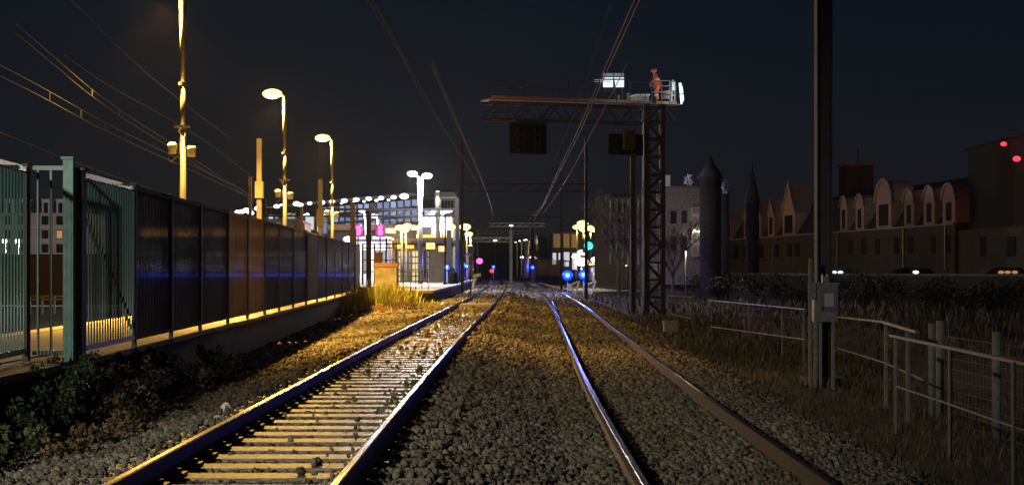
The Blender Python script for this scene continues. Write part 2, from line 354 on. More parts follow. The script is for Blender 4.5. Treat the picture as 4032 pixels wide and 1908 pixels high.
# unseen lamps outside the frame, added to light what stands here
def added_lamp(x, y, z, zb, power, color, label, aim=None):
    t = thing('street_lamp', (x, y, zb), label, 'street lamp')
    m = MB(); m.tube([(x, y, zb), (x, y, z+.1)], [.1, .06], 10); m.build('pole', M['pole_grey'], t)
    m = MB(); m.ball((x, y, z+.25), (.35, .35, .12)); m.build('lamp_head', M['pole_grey'], t)
    if aim is None: point('lamp_light', (x, y, z-.1), power, color, .35, t)
    else:
        l = downlight('fill_light', (x, y, z-.1), power, color, .3, 46, 1, t); l.rotation_euler = (Vector(aim)-Vector((x, y, z-.1))).to_track_quat('-Z', 'Y').to_euler()
added_lamp(-10, -4, 6.4, -.5, 12500, (1, .96, .80), 'added fill lamp behind the viewer beside the left track', (-4, 13, 0))  # added fill, lights the near ballast and gate
added_lamp(62, 112, 14, -1, 400, (1, .72, .52), 'added unseen lamp near the house with round dormers')  # added out of frame so the house fronts catch light

# ------------------------------------------------------------------ ground, ballast, tracks
def prof(x, y):
    a = cL(y); b = cR(y); w = wallX(y) if y < 75 else a-2.6
    xs = np.array([-400, w-1.2, w, a-1.75, a-1.3, a, a+1.35, (a+b)/2, b-1.3, b, b+1.3, b+1.8, b+2.7, b+4, 60, 400])
    zs = np.array([-.45, -.45, -.40, -.24, -.195, -.205, -.205, -.31, -.455, -.46, -.465, -.55, -.85, -.95, -1.0, -1.0])
    o = np.argsort(xs, kind='stable'); return np.interp(x, xs[o], zs[o])
ys = list(np.arange(4, 30, .5))+list(np.arange(30, 120, 2))+list(np.arange(120, 421, 6))
xs = [-9]+list(np.arange(-6.5, 7.5, .22))+[8, 10, 14]
vs = []; fs = []
for y in ys:
    for x in xs:
        xx = x+cL(y)+1.9
        vs.append((xx, y, float(prof(xx, y))+random.uniform(-.012, .012)))
nx = len(xs)
for j in range(len(ys)-1):
    for i in range(nx-1): fs.append((j*nx+i, j*nx+i+1, (j+1)*nx+i+1, (j+1)*nx+i))
m = MB(); m.smooth = True; m.add(vs, fs); setting(m.build('trackbed', M['ballast']))
m = MB(); m.add([(-3000, -300, -1.12), (3000, -300, -1.12), (3000, 5000, -1.12), (-3000, 5000, -1.12)], [(0, 1, 2, 3)])
setting(m.build('ground', M['earth']))

def scatter(pts, size, seedv, name, material, smooth=False):
    n = len(pts); r = np.random.default_rng(seedv)
    t = (1+5**.5)/2
    base = np.array([(-1, t, 0), (1, t, 0), (-1, -t, 0), (1, -t, 0), (0, -1, t), (0, 1, t), (0, -1, -t), (0, 1, -t), (t, 0, -1), (t, 0, 1), (-t, 0, -1), (-t, 0, 1)], float)
    base /= np.linalg.norm(base[0])
    fc = np.array([(0, 11, 5), (0, 5, 1), (0, 1, 7), (0, 7, 10), (0, 10, 11), (1, 5, 9), (5, 11, 4), (11, 10, 2), (10, 7, 6), (7, 1, 8), (3, 9, 4), (3, 4, 2), (3, 2, 6), (3, 6, 8), (3, 8, 9), (4, 9, 5), (2, 4, 11), (6, 2, 10), (8, 6, 7), (9, 8, 1)])
    v = base[None]*(1+r.uniform(-.42, .34, (n, 12, 1)))
    sc = r.uniform(.55, 1.25, (n, 1, 3)); v = v*sc
    q = r.normal(size=(n, 4)); q /= np.linalg.norm(q, axis=1)[:, None]; w, x, y, z = q.T
    Rm = np.stack([1-2*(y*y+z*z), 2*(x*y-z*w), 2*(x*z+y*w), 2*(x*y+z*w), 1-2*(x*x+z*z), 2*(y*z-x*w), 2*(x*z-y*w), 2*(y*z+x*w), 1-2*(x*x+y*y)], 1).reshape(n, 3, 3)
    v = np.einsum('nij,nkj->nki', Rm, v)*np.asarray(size)[:, None, None]
    v += pts[:, None, :]
    V = v.reshape(-1, 3); Fc = (fc[None]+12*np.arange(n)[:, None, None]).reshape(-1, 3)
    me = bpy.data.meshes.new(name); me.vertices.add(len(V)); me.vertices.foreach_set('co', V.ravel())
    me.loops.add(len(Fc)*3); me.loops.foreach_set('vertex_index', Fc.ravel().astype(np.int32))
    me.polygons.add(len(Fc)); me.polygons.foreach_set('loop_start', np.arange(0, len(Fc)*3, 3, dtype=np.int32))
    me.update(calc_edges=True); me.materials.append(material)
    o = bpy.data.objects.new(name, me); COL.objects.link(o); return o
pts = []; sz = []
y = 8.4; SLP = .6
while y < 135:
    p = .048*max(1, y/14)**.6
    row = np.arange(-6.2, 6.2, p)+rng.uniform(0, p)
    for x in row:
        xx = x+rng.uniform(-.4, .4)*p; yy = y+rng.uniform(-.4, .4)*p
        a = cL(yy); b = cR(yy)
        if xx < wallX(yy)+.03 or xx > b+2.7: continue
        if xx > b+1.9 and rng.random() < .45: continue
        da, db = xx-a, xx-b
        if min(abs(abs(da)-.755), abs(abs(db)-.755)) < .085: continue
        z = float(prof(xx, yy)); s = p*(rng.uniform(.3, .66) if rng.random() < .8 else rng.uniform(.66, .95))
        if abs(da) < 1.33:
            ph = (yy/SLP) % 1
            if .25 < ph < .75:
                if rng.random() < ((.992 if da < .3 else .93) if yy < 22 else .975) and -.86 < da < .86: continue
                if -1.33 < da < -.86 and rng.random() < .6: continue
                z = -.172+s*.35
            else: z -= .015
        elif 1.33 <= da < 2.2 and ((yy/SLP) % 1) < .3 and rng.random() < .3: continue
        pts.append((xx, yy, z+rng.uniform(-.012, .022))); sz.append(s)
    y += p*.9
print('stones', len(pts))
o = scatter(np.array(pts), np.array(sz), 5, 'ballast_stones', M['stone'])
setting(o, 'stuff', 'grey and brown crushed ballast stones between and beside the tracks', 'ballast')

def rail_mesh(off, cf, ztop, ylist):
    prof_ = [(-.07, -.17), (-.07, -.155), (-.012, -.135), (-.012, -.045), (-.032, -.035), (-.032, -.006), (-.022, 0), (.022, 0), (.032, -.006), (.032, -.035), (.012, -.045), (.012, -.135), (.07, -.155), (.07, -.17)]
    m = MB(); n = len(prof_); vs = []
    for y in ylist:
        for x, z in prof_: vs.append((cf(y)+off+x, y, ztop+z))
    m.add(vs, [])
    for j in range(len(ylist)-1):
        for k in range(n):
            k2 = (k+1) % n; m.f.append((j*n+k, j*n+k2, (j+1)*n+k2, (j+1)*n+k)); m.m.append(1 if k in (5, 6, 7) else 0); m.sm.append(False)
    return m
yl = list(np.arange(2, 140, 2))+list(np.arange(140, 421, 5))
for nm, cf, zt, lab in (('left', cL, 0, 'railway track with exposed sleepers on the left, curving away past the platform'), ('right', cR, -.30, 'railway track sunk in ballast on the right, under the signal gantry')):
    t = thing('railway_track', (float(cf(10)), 10, zt-.17), lab, 'railway track', 'the two railway tracks')
    for s in (-1, 1): rail_mesh(s*.7525, cf, zt, yl).build('rail', [M['rust'], M['railtop' if nm == 'left' else 'raildull']], t)
    if nm == 'left':
        k = 0; y0 = 8.7; first = None; far = MB()
        for i in range(120):
            y = y0+i*SLP; c = float(cf(y)); mm = MB() if i < 82 else far
            jz = random.uniform(-.004, .004); ry = random.uniform(-.006, .006)
            mm.cur = 0; mm.box((c+random.uniform(-.03, .03), y, zt-.172-.07+jz), (2.55, .30, .14), rz=random.uniform(-.012, .012))
            mm.cur = 1
            for sd in (-1, 1):
                for s2 in (-1, 1):
                    q = (c+sd*.7525+s2*.115, y, zt-.158)
                    mm.box(q, (.11, .15, .03)); mm.tube([(q[0], y, q[2]+.01), (q[0], y, q[2]+.045)], .022, 6)
            if i < 82: mm.build('sleeper', [M['wood'], M['iron']], t)
        o = far.build('far_sleepers', [M['wood'], M['iron']], t); o['kind'] = 'stuff'
    else:
        # check rail of the right track further off
        m = rail_mesh(-.66, cf, zt, list(np.arange(62, 106, 2))); m.build('check_rail', [M['rust'], M['railtop']], t)

# crossing boards between the rails of the left track
t = thing('crossing_deck', (-1.4, 70, -.17), 'flat boards across the left track before the platform ramp', 'crossing deck')
for i in range(3):
    m = MB(); m.box((float(cL(62+i*.9)), 62+i*.9, -.10), (1.3, .8, .1)); m.build('board', M['coping'], t)

# ------------------------------------------------------------------ boundary wall and fence
def ribbon(m, f0, f1, z0, z1, ys_):
    vs = []
    for y in ys_: vs += [(f0(y), y, z0), (f1(y), y, z0), (f1(y), y, z1), (f0(y), y, z1)]
    fs = [(0, 1, 2, 3), tuple(len(vs)-4+i for i in (3, 2, 1, 0))]
    for j in range(len(ys_)-1):
        for k in range(4): fs.append((j*4+k, (j+1)*4+k, (j+1)*4+(k+1) % 4, j*4+(k+1) % 4))
    m.add(vs, fs)
t = thing('boundary_wall', (-5.2, 18, -.9), 'long dark retaining wall with lit coping under the metal fence', 'wall')
ysw = [4, 12, 17.5, 19, 30, 50, 71]
m = MB(); ribbon(m, lambda y: wallX(y)-.55, wallX, -1, .27, ysw); m.build('wall_face', M['conc_dark'], t)
m = MB(); rr = random.Random(3)
y = 4.0
while y < 70:
    L = rr.uniform(1.0, 1.5); y1 = min(y+L, 70.5); e = rr.uniform(-.012, .02)
    ribbon(m, lambda q: wallX(q)-.62+e, lambda q: wallX(q)+.03+e, .272, .34+rr.uniform(-.006, .006), [y, (y+y1)/2, y1-.02]); y = y1
m.build('coping', M['coping'], t)

t = thing('metal_fence', (-5.1, 18, .34), 'long dark green louvred metal fence running away on top of the left wall', 'fence')
posts = [17.85, 20.9, 23.6, 26.3, 29.5, 32.3, 35.2, 38.1, 41.4, 45.0, 48.6, 52.2, 55.8, 59.4, 63, 66.6, 69.9]
ang = math.atan(.0374)
def louvre(m, x, y, z0, z1, dep=.032, th=.012, ax=(1, 0)):
    n = 8; vs = []
    for z in (z0, z1):
        for k in range(n):
            a = 2*math.pi*k/n; vs.append((x+dep/2*math.cos(a), y+th/2*math.sin(a), z))
    m.smooth = True
    m.add(vs, [(k, (k+1) % n, n+(k+1) % n, n+k) for k in range(n)]+[tuple(range(n, 2*n))]); m.smooth = False
for i, y in enumerate(posts):
    x = fenX(y); top = 2.56-(y-17.6)*.0017
    m = MB(); w = .14 if i == 0 else .07
    m.box((x, y, (.34+top)/2), (w*.8, w, top-.34)); m.box((x, y, top+.015), (w+.03, w+.1, .03)); m.build('post', M['fpost'], t)
    if i == len(posts)-1: break
    y1 = posts[i+1]; top1 = 2.56-(y1-17.6)*.0017; p = MB(); a = y+.08; b = y1-.05
    for zz, z2 in ((.47, .47), (top-.04, top1-.04)):
        p.bar((fenX(a), a, zz), (fenX(b), b, z2), .045, .06)
    n = int((b-a)/.14)
    for k in range(n if i == 0 else 0):
        q = a+(k+.5)*(b-a)/n; louvre(p, fenX(q), q, .47, top-.05-(top-top1)*k/n, .023)
    light = i in (4, 5)  # panels that carry the painted lamp glow
    if i:
        vs_ = []; nn_ = 12   # ribbed sheet: shallow vertical folds
        for k in range(nn_*2+1):
            q = a+k*(b-a)/(nn_*2); xx = fenX(q)+(.004 if k % 2 else 0); vs_ += [(xx, q, .49), (xx, q, top-.06-(top-top1)*k/(2*nn_)), (xx-.01, q, .49), (xx-.01, q, top-.06-(top-top1)*k/(2*nn_))]
        p.add(vs_, [(4*k, 4*k+4, 4*k+5, 4*k+1) for k in range(nn_*2)]+[(4*k+2, 4*k+3, 4*k+7, 4*k+6) for k in range(nn_*2)])
    if i in (0,): p.bar((fenX(a)-.03, a, 2.2), (fenX(b)-.03, b, .6), .03, .03)
    p.build('louvre_panel', M['fsheet_glow'] if light else (M['gate'] if i == 0 else M['fsheet']), t)
    if i in (9, 15):   # pale strips with yellow lamp glow painted in
        q0, q1 = (a+.1, b-.3) if i == 9 else (a+.2, b-.5); s = MB()
        s.bar((fenX(q0)+.035, q0, 1.45), (fenX(q1)+.035, q1, 1.45), .012, 1.9); s.build('glow_strip', M['sheet'], t)
# near section on the left with gate
t = thing('metal_fence', (-5.5, 16, .34), 'short near section of green louvred fence left of the narrow gate', 'fence')
def nX(d): return -5.45-(d-15.5)*.077
p = MB(); a, b = 12.0, 17.55
for zz in (.47, 2.56): p.bar((nX(a), a, zz), (nX(b), b, zz), .045, .06)
n = int((b-a)/.14)
for k in range(n):
    q = a+(k+.5)*(b-a)/n; louvre(p, nX(q), q, .47, 2.55, .024)
p.build('louvre_panel', M['gate'], t)
for q in (12.0, 17.62):
    m = MB(); m.box((nX(q), q, 1.47), (.06, .1, 2.26)); m.box((nX(q), q, 2.61), (.08, .14, .03)); m.build('post', M['fpost'], t)
t = thing('metal_gate', (-5.4, 17.7, .34), 'narrow green barred gate with the lit platform behind it', 'gate')
m = MB(); xa, xb = -5.56, -5.16; yg = 17.68
m.bar((xa, yg, 2.58), (xb, yg, 2.58), .05, .05); m.build('top_rail', M['gate'], t)
m = MB(); m.bar((xa, yg, .44), (xb, yg, .44), .04, .05); m.build('bottom_rail', M['gate'], t)
for px in (150, 201):
    m = MB(); m.bar((X(px, yg), yg, .46), (X(px, yg), yg, 2.56), .024, .024); m.build('bar', M['gate'], t)
m = MB(); m.box((-5.12, 17.62, 1.5), (.115, .1, 2.34)); m.box((-5.13, 17.62, 2.69), (.14, .12, .03)); tag(m.build('gate_post', M['post_green']), 'pale worn green steel post, tallest beside the narrow gate', 'gate post')

# ------------------------------------------------------------------ platforms
m = MB(); ysp = [2, 18, 26, 40, 60, 80]
pe = lambda y: -8.25-.03*(y-26)
ribbon(m, lambda y: pe(y), lambda y: wallX(y)-.64, -.6, .36, ysp); setting(m.build('platform', M['paving']))
m = MB(); ribbon(m, lambda y: pe(y)+.12, lambda y: pe(y)+.42, .362, .367, ysp); setting(m.build('platform_marking', M['yline']))
# lit platform end right of the brick pillar
t0 = [(-5.35, 71.5), (-3.72, 71.5), (-3.5, 95), (-3.45, 128), (-3.9, 170), (-5.0, 210), (-9, 290), (-26, 290), (-20, 86), (-5.55, 86)]
m = MB(); m.prism(t0, .24, .36); setting(m.build('platform', M['paving']))
m = MB(); m.prism([(x+(.07 if x > -6 else 0)*-1, y+.05) for x, y in t0], -1, .238); setting(m.build('platform_base', M['conc_dark']))
t = thing('railing', (-5, 71.6, .36), 'low dark metal railing along the lit platform ramp', 'railing')
m = MB(); A0 = Vector((-5.35, 71.6, .36)); B0 = Vector((-3.75, 71.6, .36))
for zz in (.45, .9): m.bar(A0+Vector((0, 0, zz)), B0+Vector((-.2, 0, zz)), .035)
m.build('rail', M['black'], t)
for k in range(6):
    m = MB(); q = A0.lerp(B0+Vector((-.2, 0, 0)), k/5); m.bar(q, q+Vector((0, 0, .9)), .03); m.build('post', M['black'], t)
# dark object and stop marker at the platform edge
t = thing('litter_bin', (-3.95, 102, .36), 'dark tapered bin standing on the lit platform edge', 'bin')
m = MB(); m.tube([(-3.95, 102, .36), (-3.95, 102, 1.1), (-3.95, 102, 1.15)], [.34, .28, .2], 10); m.build('body', M['black'], t)
m = MB(); m.tube([(-3.95, 102, 1.15), (-3.95, 102, 1.45)], [.16, .05], 8); m.build('hood', M['black'], t)
t = thing('marker_post', (-2.06, 75, -.2), 'thin dark marker rod standing between the rails of the left track', 'marker post')
m = MB(); m.tube([(-2.05, 75, -.2), (-2.05, 75, 1.1)], .022, 6); m.build('rod', M['black'], t)
m = MB(); m.tube([(-2.05, 75, -.2), (-2.05, 75, -.14)], .12, 8); m.build('base', M['iron'], t)
t = thing('platform_marker', (-2.9, 118, -.3), 'slanted sodium-lit post with yellow top past the platform end', 'marker post')
m = MB(); m.bar((-2.95, 112, -.3), (-2.75, 112, .75), .13); m.build('post', M['coping'], t)
m = MB(); m.box((-2.6, 112, .9), (.6, .2, .22), ry=-.15); m.build('top', M['yline'], t)

# brick pillar
d = 79; t = thing('brick_pillar', (X(1518, d), d, -.4), 'square cream pillar with peeling plaster and orange cap by the fence end', 'pillar')
x = X(1518, d)
m = MB(); m.b2(x-.57, x+.57, d, d+.9, -.5, Z(1050, d)); m.build('shaft', M['plaster'], t)
m = MB(); m.b2(x-.63, x+.63, d-.06, d+.96, Z(1050, d), Z(1035, d)); m.build('cap', M['capstone'], t)
m = MB(); m.box((X(1490, 79.5), 79.5, Z(1015, 79.5)), (.42, .4, .5)); m.box((X(1490, 79.5), 79.5, Z(996, 79.5)), (.5, .48, .06)); tag(m.build('junction_box', M['brick']), 'small brown box standing on the cream pillar', 'box')
m = MB(); m.box((-7.2, 71.5, 1.35), (.1, .12, 2.1)); tag(m.build('fence_post', M['pole_dark']), 'dark end post where the louvred fence stops', 'post')
# dark mast by the magenta signals
d = 84; x = X(1452, d); t = thing('catenary_mast', (x, d, -.5), 'thick dark mast between the fence end and the cream pillar', 'mast')
m = MB(); m.bar((x, d, -.5), (x, d, Z(832, d)), .26); m.build('shaft', M['pole_dark'], t)
m = MB(); m.bar((x, d, Z(940, d)), (x, d, Z(925, d)), .34); m.build('collar', M['pole_dark'], t)
# fence of thin dark bars in front of the white building
d = 90; t = thing('bar_fence', (X(1480, d), d, .3), 'thin dark bar fence in front of the white kiosk', 'fence')
m = MB()
for py in (960, 975, 1023, 1068): m.bar(P(1425, py, d), P(1560, py, d), .05)
m.build('rail', M['black'], t)
for px in (1428, 1475, 1521, 1560):
    m = MB(); m.bar(P(px, 1120, d), P(px, 935 if px == 1521 else 960, d), .09); m.build('post', M['black'], t)

# ------------------------------------------------------------------ station buildings
# white kiosk behind
Fk = flat(106); t = thing('kiosk', Fk.at(1460, 1118), 'white flat-roofed kiosk below the magenta signals', 'kiosk')
m = MB(); m.fb(Fk, 1392, 938, 1522, 1120, 0, 5); m.build('wall', M['whitewall'], t)
m = MB(); m.fb(Fk, 1388, 930, 1526, 940, .25, 5.5); m.build('roof', M['white'], t)
for x0 in (1402, 1430, 1478, 1502):
    w = MB(); w.fb(Fk, x0, 985, x0+16, 1075, .04, .05); f = w.build('window', M['hull'], t)
    w = MB(); w.fb(Fk, x0+2, 988, x0+14, 1072, .06, .02); w.build('pane', E['wingrey'], f)
point('kiosk_light', P(1456, 1000, 103), 70, WHITE, .2)
# station hall, oblique
Fh = Facade((-8, 137), (-26, 140), persp=True)
t = thing('station_hall', Fh.at(1400, 1100), 'long white-lit station hall with glass front and a row of roof lamps', 'station hall')
m = MB(); m.fb(Fh, 985, 850, 1640, 1100, -.3, 8); m.build('wall', M['hull'], t)
m = MB()
pr = [(960, 836), (1250, 803), (1640, 768)]
for (x0, y0), (x1, y1) in zip(pr[:-1], pr[1:]):
    a, b = Fh.at(x0, y0), Fh.at(x1, y1); nn = Fh.n*1.6; h = Vector((0, 0, .16))
    m.add([a+nn, b+nn, b-nn*6, a-nn*6, a+nn+h, b+nn+h, b-nn*6+h, a-nn*6+h], [(0, 3, 2, 1), (4, 5, 6, 7), (0, 1, 5, 4), (1, 2, 6, 5), (2, 3, 7, 6), (3, 0, 4, 7)])
m.build('roof', M['hull'], t)
def ry(px): return np.interp(px, [960, 1250, 1640], [836, 803, 768])
# glass bays
rr = random.Random(5); px = 1270
while px < 1640:
    w_ = 22+ (px-1270)*.02
    for (o0, o1) in ((14, 42), (52, 78), (84, 104)):
        e = rr.choice(['winblue', 'winblue', 'winblue', 'winblue2', 'winblue2', None])
        f = MB(); f.fb(Fh, px, ry(px)+o0, px+w_-3, ry(px)+o1, .05, .1); fo = f.build('window', M['hull'], t)
        if e:
            f = MB(); f.fb(Fh, px+2, ry(px)+o0+2, px+w_-6, ry(px)+o1-2, .08, .02); f.build('pane', E[e], fo)
    px += w_
for x0, x1, y0, y1, e in [(1062, 1080, 846, 862, 'winwhite'), (1086, 1098, 846, 862, 'winblue'), (1206, 1240, 852, 905, 'winwhite'), (1252, 1272, 868, 912, 'winwhite'), (1275, 1290, 852, 920, 'winblue'), (1135, 1165, 838, 862, 'wingrey')]:
    f = MB(); f.fb(Fh, x0, y0, x1, y1, .3, .4); fo = f.build('window', M['steel_mid'], t)
    f = MB(); f.fb(Fh, x0+1, y0+1, x1-1, y1-1, .33, .02); f.build('pane', E[e], fo)
m = MB(); m.fb(Fh, 1270, 884, 1640, 905, .1, .2); m.build('fascia', M['brick'], t)
for px, py, r_ in [(961, 834, .42), (978, 832, .42), (995, 827, .5), (1012, 838, .45), (1040, 820, .5), (1055, 815, .5), (1048, 830, .3), (1113, 812, .42), (1130, 806, .2), (1190, 802, .5), (1205, 806, .4), (1241, 800, .34), (1287, 797, .48), (1328, 794, .4), (1376, 790, .44), (1422, 786, .44), (1471, 782, .42), (1519, 780, .4), (1568, 777, .4), (1609, 773, .62),
                  (1365, 800, .2), (1410, 797, .2), (1453, 793, .22), (1501, 789, .26), (1548, 787, .22), (1228, 845, .42), (1292, 846, .34), (1330, 845, .34)]:
    q = Fh.at(px, py+3)+Fh.n*1.7; m = MB(); m.ball(q, (r_*.66, r_*.5, r_*.42), 10, 6); m.build('roof_lamp', E['white'] if py < 840 else (E['warm'] if px > 1280 else E['white']), t)
for px in (1050, 1250, 1420, 1600): point('hall_light', Fh.at(px, 840)+Fh.n*4, 260, (.75, .85, 1), .3, t)
# white clad block at right end
Fw = flat(136); t = thing('clad_block', Fw.at(1720, 1100), 'white clad wall block at the right end of the station hall', 'building')
m = MB(); m.fb(Fw, 1664, 850, 1778, 1050, 0, 4); m.build('wall', M['whitewall'], t)
for py in range(858, 940, 7):
    pass
m = MB(); m.fb(Fw, 1662, 924, 1782, 942, .3, .4); m.build('fascia', E['sodo'], t)
m = MB(); m.fb(Fw, 1664, 892, 1700, 960, .15, .3); m.build('bay', M['hull'], t)
m = MB(); m.fb(Fw, 1672, 826, 1712, 848, .1, 3); m.build('upper_window', E['winblue'], t)
point('clad_light', P(1730, 850, 130), 220, WHITE, .3, t)
Fd = flat(150); t = thing('tower_block', Fd.at(1760, 1000), 'dark block with pale roof edge rising above the white clad wall', 'building')
m = MB(); m.fb(Fd, 1735, 752, 1788, 1000, 0, 6); m.build('wall', M['steel_mid'], t)
m = MB(); m.fb(Fd, 1730, 748, 1792, 756, .3, 6.6); m.build('roof', M['black'], t)
m = MB(); m.fb(Fd, 1738, 775, 1800, 782, .6, .5); m.build('ledge', M['whitewall'], t)
for k in range(4):
    m = MB(); m.fb(Fd, 1740+k*12, 790, 1749+k*12, 826, .05, .1); m.build('window', M['glassdark'], t)
# shelter / station building at platform with lit windows
Fs = flat(118); t = thing('platform_building', Fs.at(1640, 1108), 'low platform building with warm gridded windows behind the ramp', 'building')
m = MB(); m.fb(Fs, 1530, 935, 1800, 1108, 0, 5); m.build('wall', M['render_dim'], t)
m = MB(); m.fb(Fs, 1524, 948, 1806, 958, 1.1, 6); m.build('roof', M['hull'], t)
for x0, x1, e in [(1568, 1584, 'winwarm'), (1590, 1606, 'wingrey'), (1612, 1616, 'winwhite'), (1622, 1650, 'winwarm'), (1670, 1676, 'wingrey'), (1682, 1690, 'winwhite'), (1785, 1794, 'winwarm')]:
    f = MB(); f.fb(Fs, x0, 985, x1, 1095, .05, .1); fo = f.build('window', M['black'], t)
    for py in range(988, 1090, 25):
        f = MB(); f.fb(Fs, x0+2, py, (x0+x1)/2-1, py+21, .08, .02); f.fb(Fs, (x0+x1)/2+1, py, x1-2, py+21, .08, .02); f.build('pane', E[e], fo)
m = MB(); m.fb(Fs, 1530, 905, 1640, 935, .3, .3); m.build('signboard', M['hull'], t)
# hanging yellow signs
g = 'yellow lit signs hanging along the platform'
for x0, x1, y0, y1, d, lab in [(1555, 1577, 962, 979, 98, 'leftmost small yellow lit sign over the platform'), (1600, 1629, 964, 978, 100, 'flat yellow lit sign left of the double lamp post'),
        (1678, 1712, 955, 980, 104, 'yellow lit sign just right of the double lamp post'), (1727, 1755, 968, 990, 106, 'boxy yellow lit sign, lowest of the row'),
        (1518, 1556, 898, 918, 112, 'wide yellow lit sign beside the rightmost magenta signal'), (1760, 1776, 948, 964, 112, 'small orange lit sign near the dark platform mast')]:
    f = flat(d); tt = thing('platform_sign', f.at((x0+x1)/2, y0-8), lab, 'sign', g)
    m = MB(); m.fb(f, x0, y0, x1, y1, 0, .25); m.build('face', E['sodo'], tt)
    m = MB(); m.fb(f, x0-2, y0-3, x1+2, y0-.5, .02, .3); m.fb(f, x0-2, y1+.5, x1+2, y1+2, .02, .3); m.build('frame', M['black'], tt)
    m = MB(); m.bar(f.at(x0+6, y0-1), f.at(x0+6, y0-14), .06); m.bar(f.at(x1-6, y0-1), f.at(x1-6, y0-14), .06); m.build('hanger', M['black'], tt)
# platform columns
g = 'columns of the platform canopy'
for px, py0, d, mm, lab in [(1768, 905, 112, 'pole_dark', 'dark wide canopy column right of the yellow signs'), (1790, 900, 118, 'pole_grey', 'pale canopy column with a warm lit side'),
                  (1806, 905, 122, 'coping', 'yellow-lit canopy column under the biggest sodium glare'), (1822, 925, 126, 'pole_grey', 'thin grey canopy column under the biggest sodium glare')]:
    tt = thing('canopy_column', (X(px, d), d, .36), lab, 'column', g)
    m = MB(); m.bar((X(px, d), d, .36), P(px, py0, d), .34 if px == 1768 else .22); m.build('shaft', M[mm], tt)
    m = MB(); m.bar((X(px, d), d, .36), (X(px, d), d, .5), .5); m.build('base', M['conc_dark'], tt)
t = thing('canopy', P(1800, 985, 122), 'small flat canopy with yellow-lit edge over the platform end', 'canopy')
f = flat(121); m = MB(); m.fb(f, 1770, 998, 1858, 1004, 0, 4); m.build('roof', M['render_dim'], t)
m = MB(); m.fb(f, 1840, 1004, 1846, 1090, 0, .2); m.build('leg', M['coping'], t)
# slim dark post
t = thing('mast', (X(1745, 98), 98, .36), 'slim dark post in front of the white clad wall', 'post')
m = MB(); m.bar((X(1753, 98), 98, .36), P(1753, 840, 98), .1); m.build('shaft', M['black'], t)
m = MB(); m.bar((X(1753, 98), 98, .36), (X(1753, 98), 98, .5), .24); m.build('base', M['black'], t)
# magenta two-lamp signals
for px, lab in ((1410, 'left signal showing two stacked magenta lights above the kiosk'), (1497, 'right signal showing two stacked magenta lights above the kiosk')):
    d = 96; t = thing('railway_signal', (X(px, d), d, .3), lab, 'railway signal', 'magenta signals above the kiosk')
    m = MB(); m.bar((X(px, d), d, .3), P(px, 890, d), .1); m.build('mast', M['steel_mid'], t)
    m = MB(); m.fb(flat(d-.1), px-16, 885, px+16, 932, 0, .12); m.build('backplate', M['black'], t)
    for py, r_ in ((896, .16), (914, .2)):
        m = MB(); m.ball(P(px, py, d-.2), (r_*1.55, .1, r_*1.55), 14, 8); m.build('halo_disc', E['maghalo'], t); m = MB(); m.ball(P(px, py, d-.34), (r_, .1, r_), 12, 8); m.build('signal_lamp', E['mag'], t)  # wider dim disc stands in for the glow round each lamp
    point('signal_light', P(px, 905, d-.8), 60, (1, .05, .35), .04, t)
# round white floodlight near fence end
pole_lamp('street_lamp', 1372, 946, 88, .37, 'lone round white lamp just above the fence near the kiosk', None, [(1372, 941)], 'white', WHITE, 300, .05, hr=.3)
# concrete masts behind the fence
g = 'square sodium-lit masts behind the fence'
for px, y0, yb, w, d, lab in [(1021, 546, 715, .17, 57, 'tallest square sodium-lit mast left of the middle lamp post'), (985, 696, 770, .13, 62, 'shortest square mast left of the tallest one'),
                              (1261, 706, 825, .2, 76, 'square sodium-lit mast left of the shorter lamp post'), (1390, 795, 900, .2, 80, 'slim brown mast near the leftmost magenta signal'), (1187, 812, 870, .14, 80, 'stub of a brown mast among the hall lamps')]:
    x = X(px, d); t = thing('mast', (x, d, .36), lab, 'mast', g)
    m = MB(); m.bar((x, d, .36), P(px, y0, d), w); m.build('shaft', M['mastcol'], t)
    if yb-y0 > 100:
        m = MB(); m.bar(P(px, yb+65, d), P(px, yb, d), w*1.7); m.build('clamp_box', M['mastcol'], t)
# horn roof under fence top near hall: small gabled hut
Fg = flat(100); t = thing('hut', Fg.at(1180, 1000), 'brown gabled hut peeping over the fence top', 'hut')
m = MB(); m.fb(Fg, 1150, 878, 1200, 1100, 0, 3); m.build('wall', M['brick'], t)
a = Fg.at(1146, 878); b = Fg.at(1204, 878); c = Fg.at(1175, 864); dv = Vector((0, 3.2, 0)); dn = Vector((0, -.1, 0))
m = MB(); m.add([a+dn, b+dn, c+dn, a+dv, b+dv, c+dv], [(0, 1, 2), (5, 4, 3), (0, 2, 5, 3), (1, 4, 5, 2), (0, 3, 4, 1)]); m.build('roof', M['brick'], t)

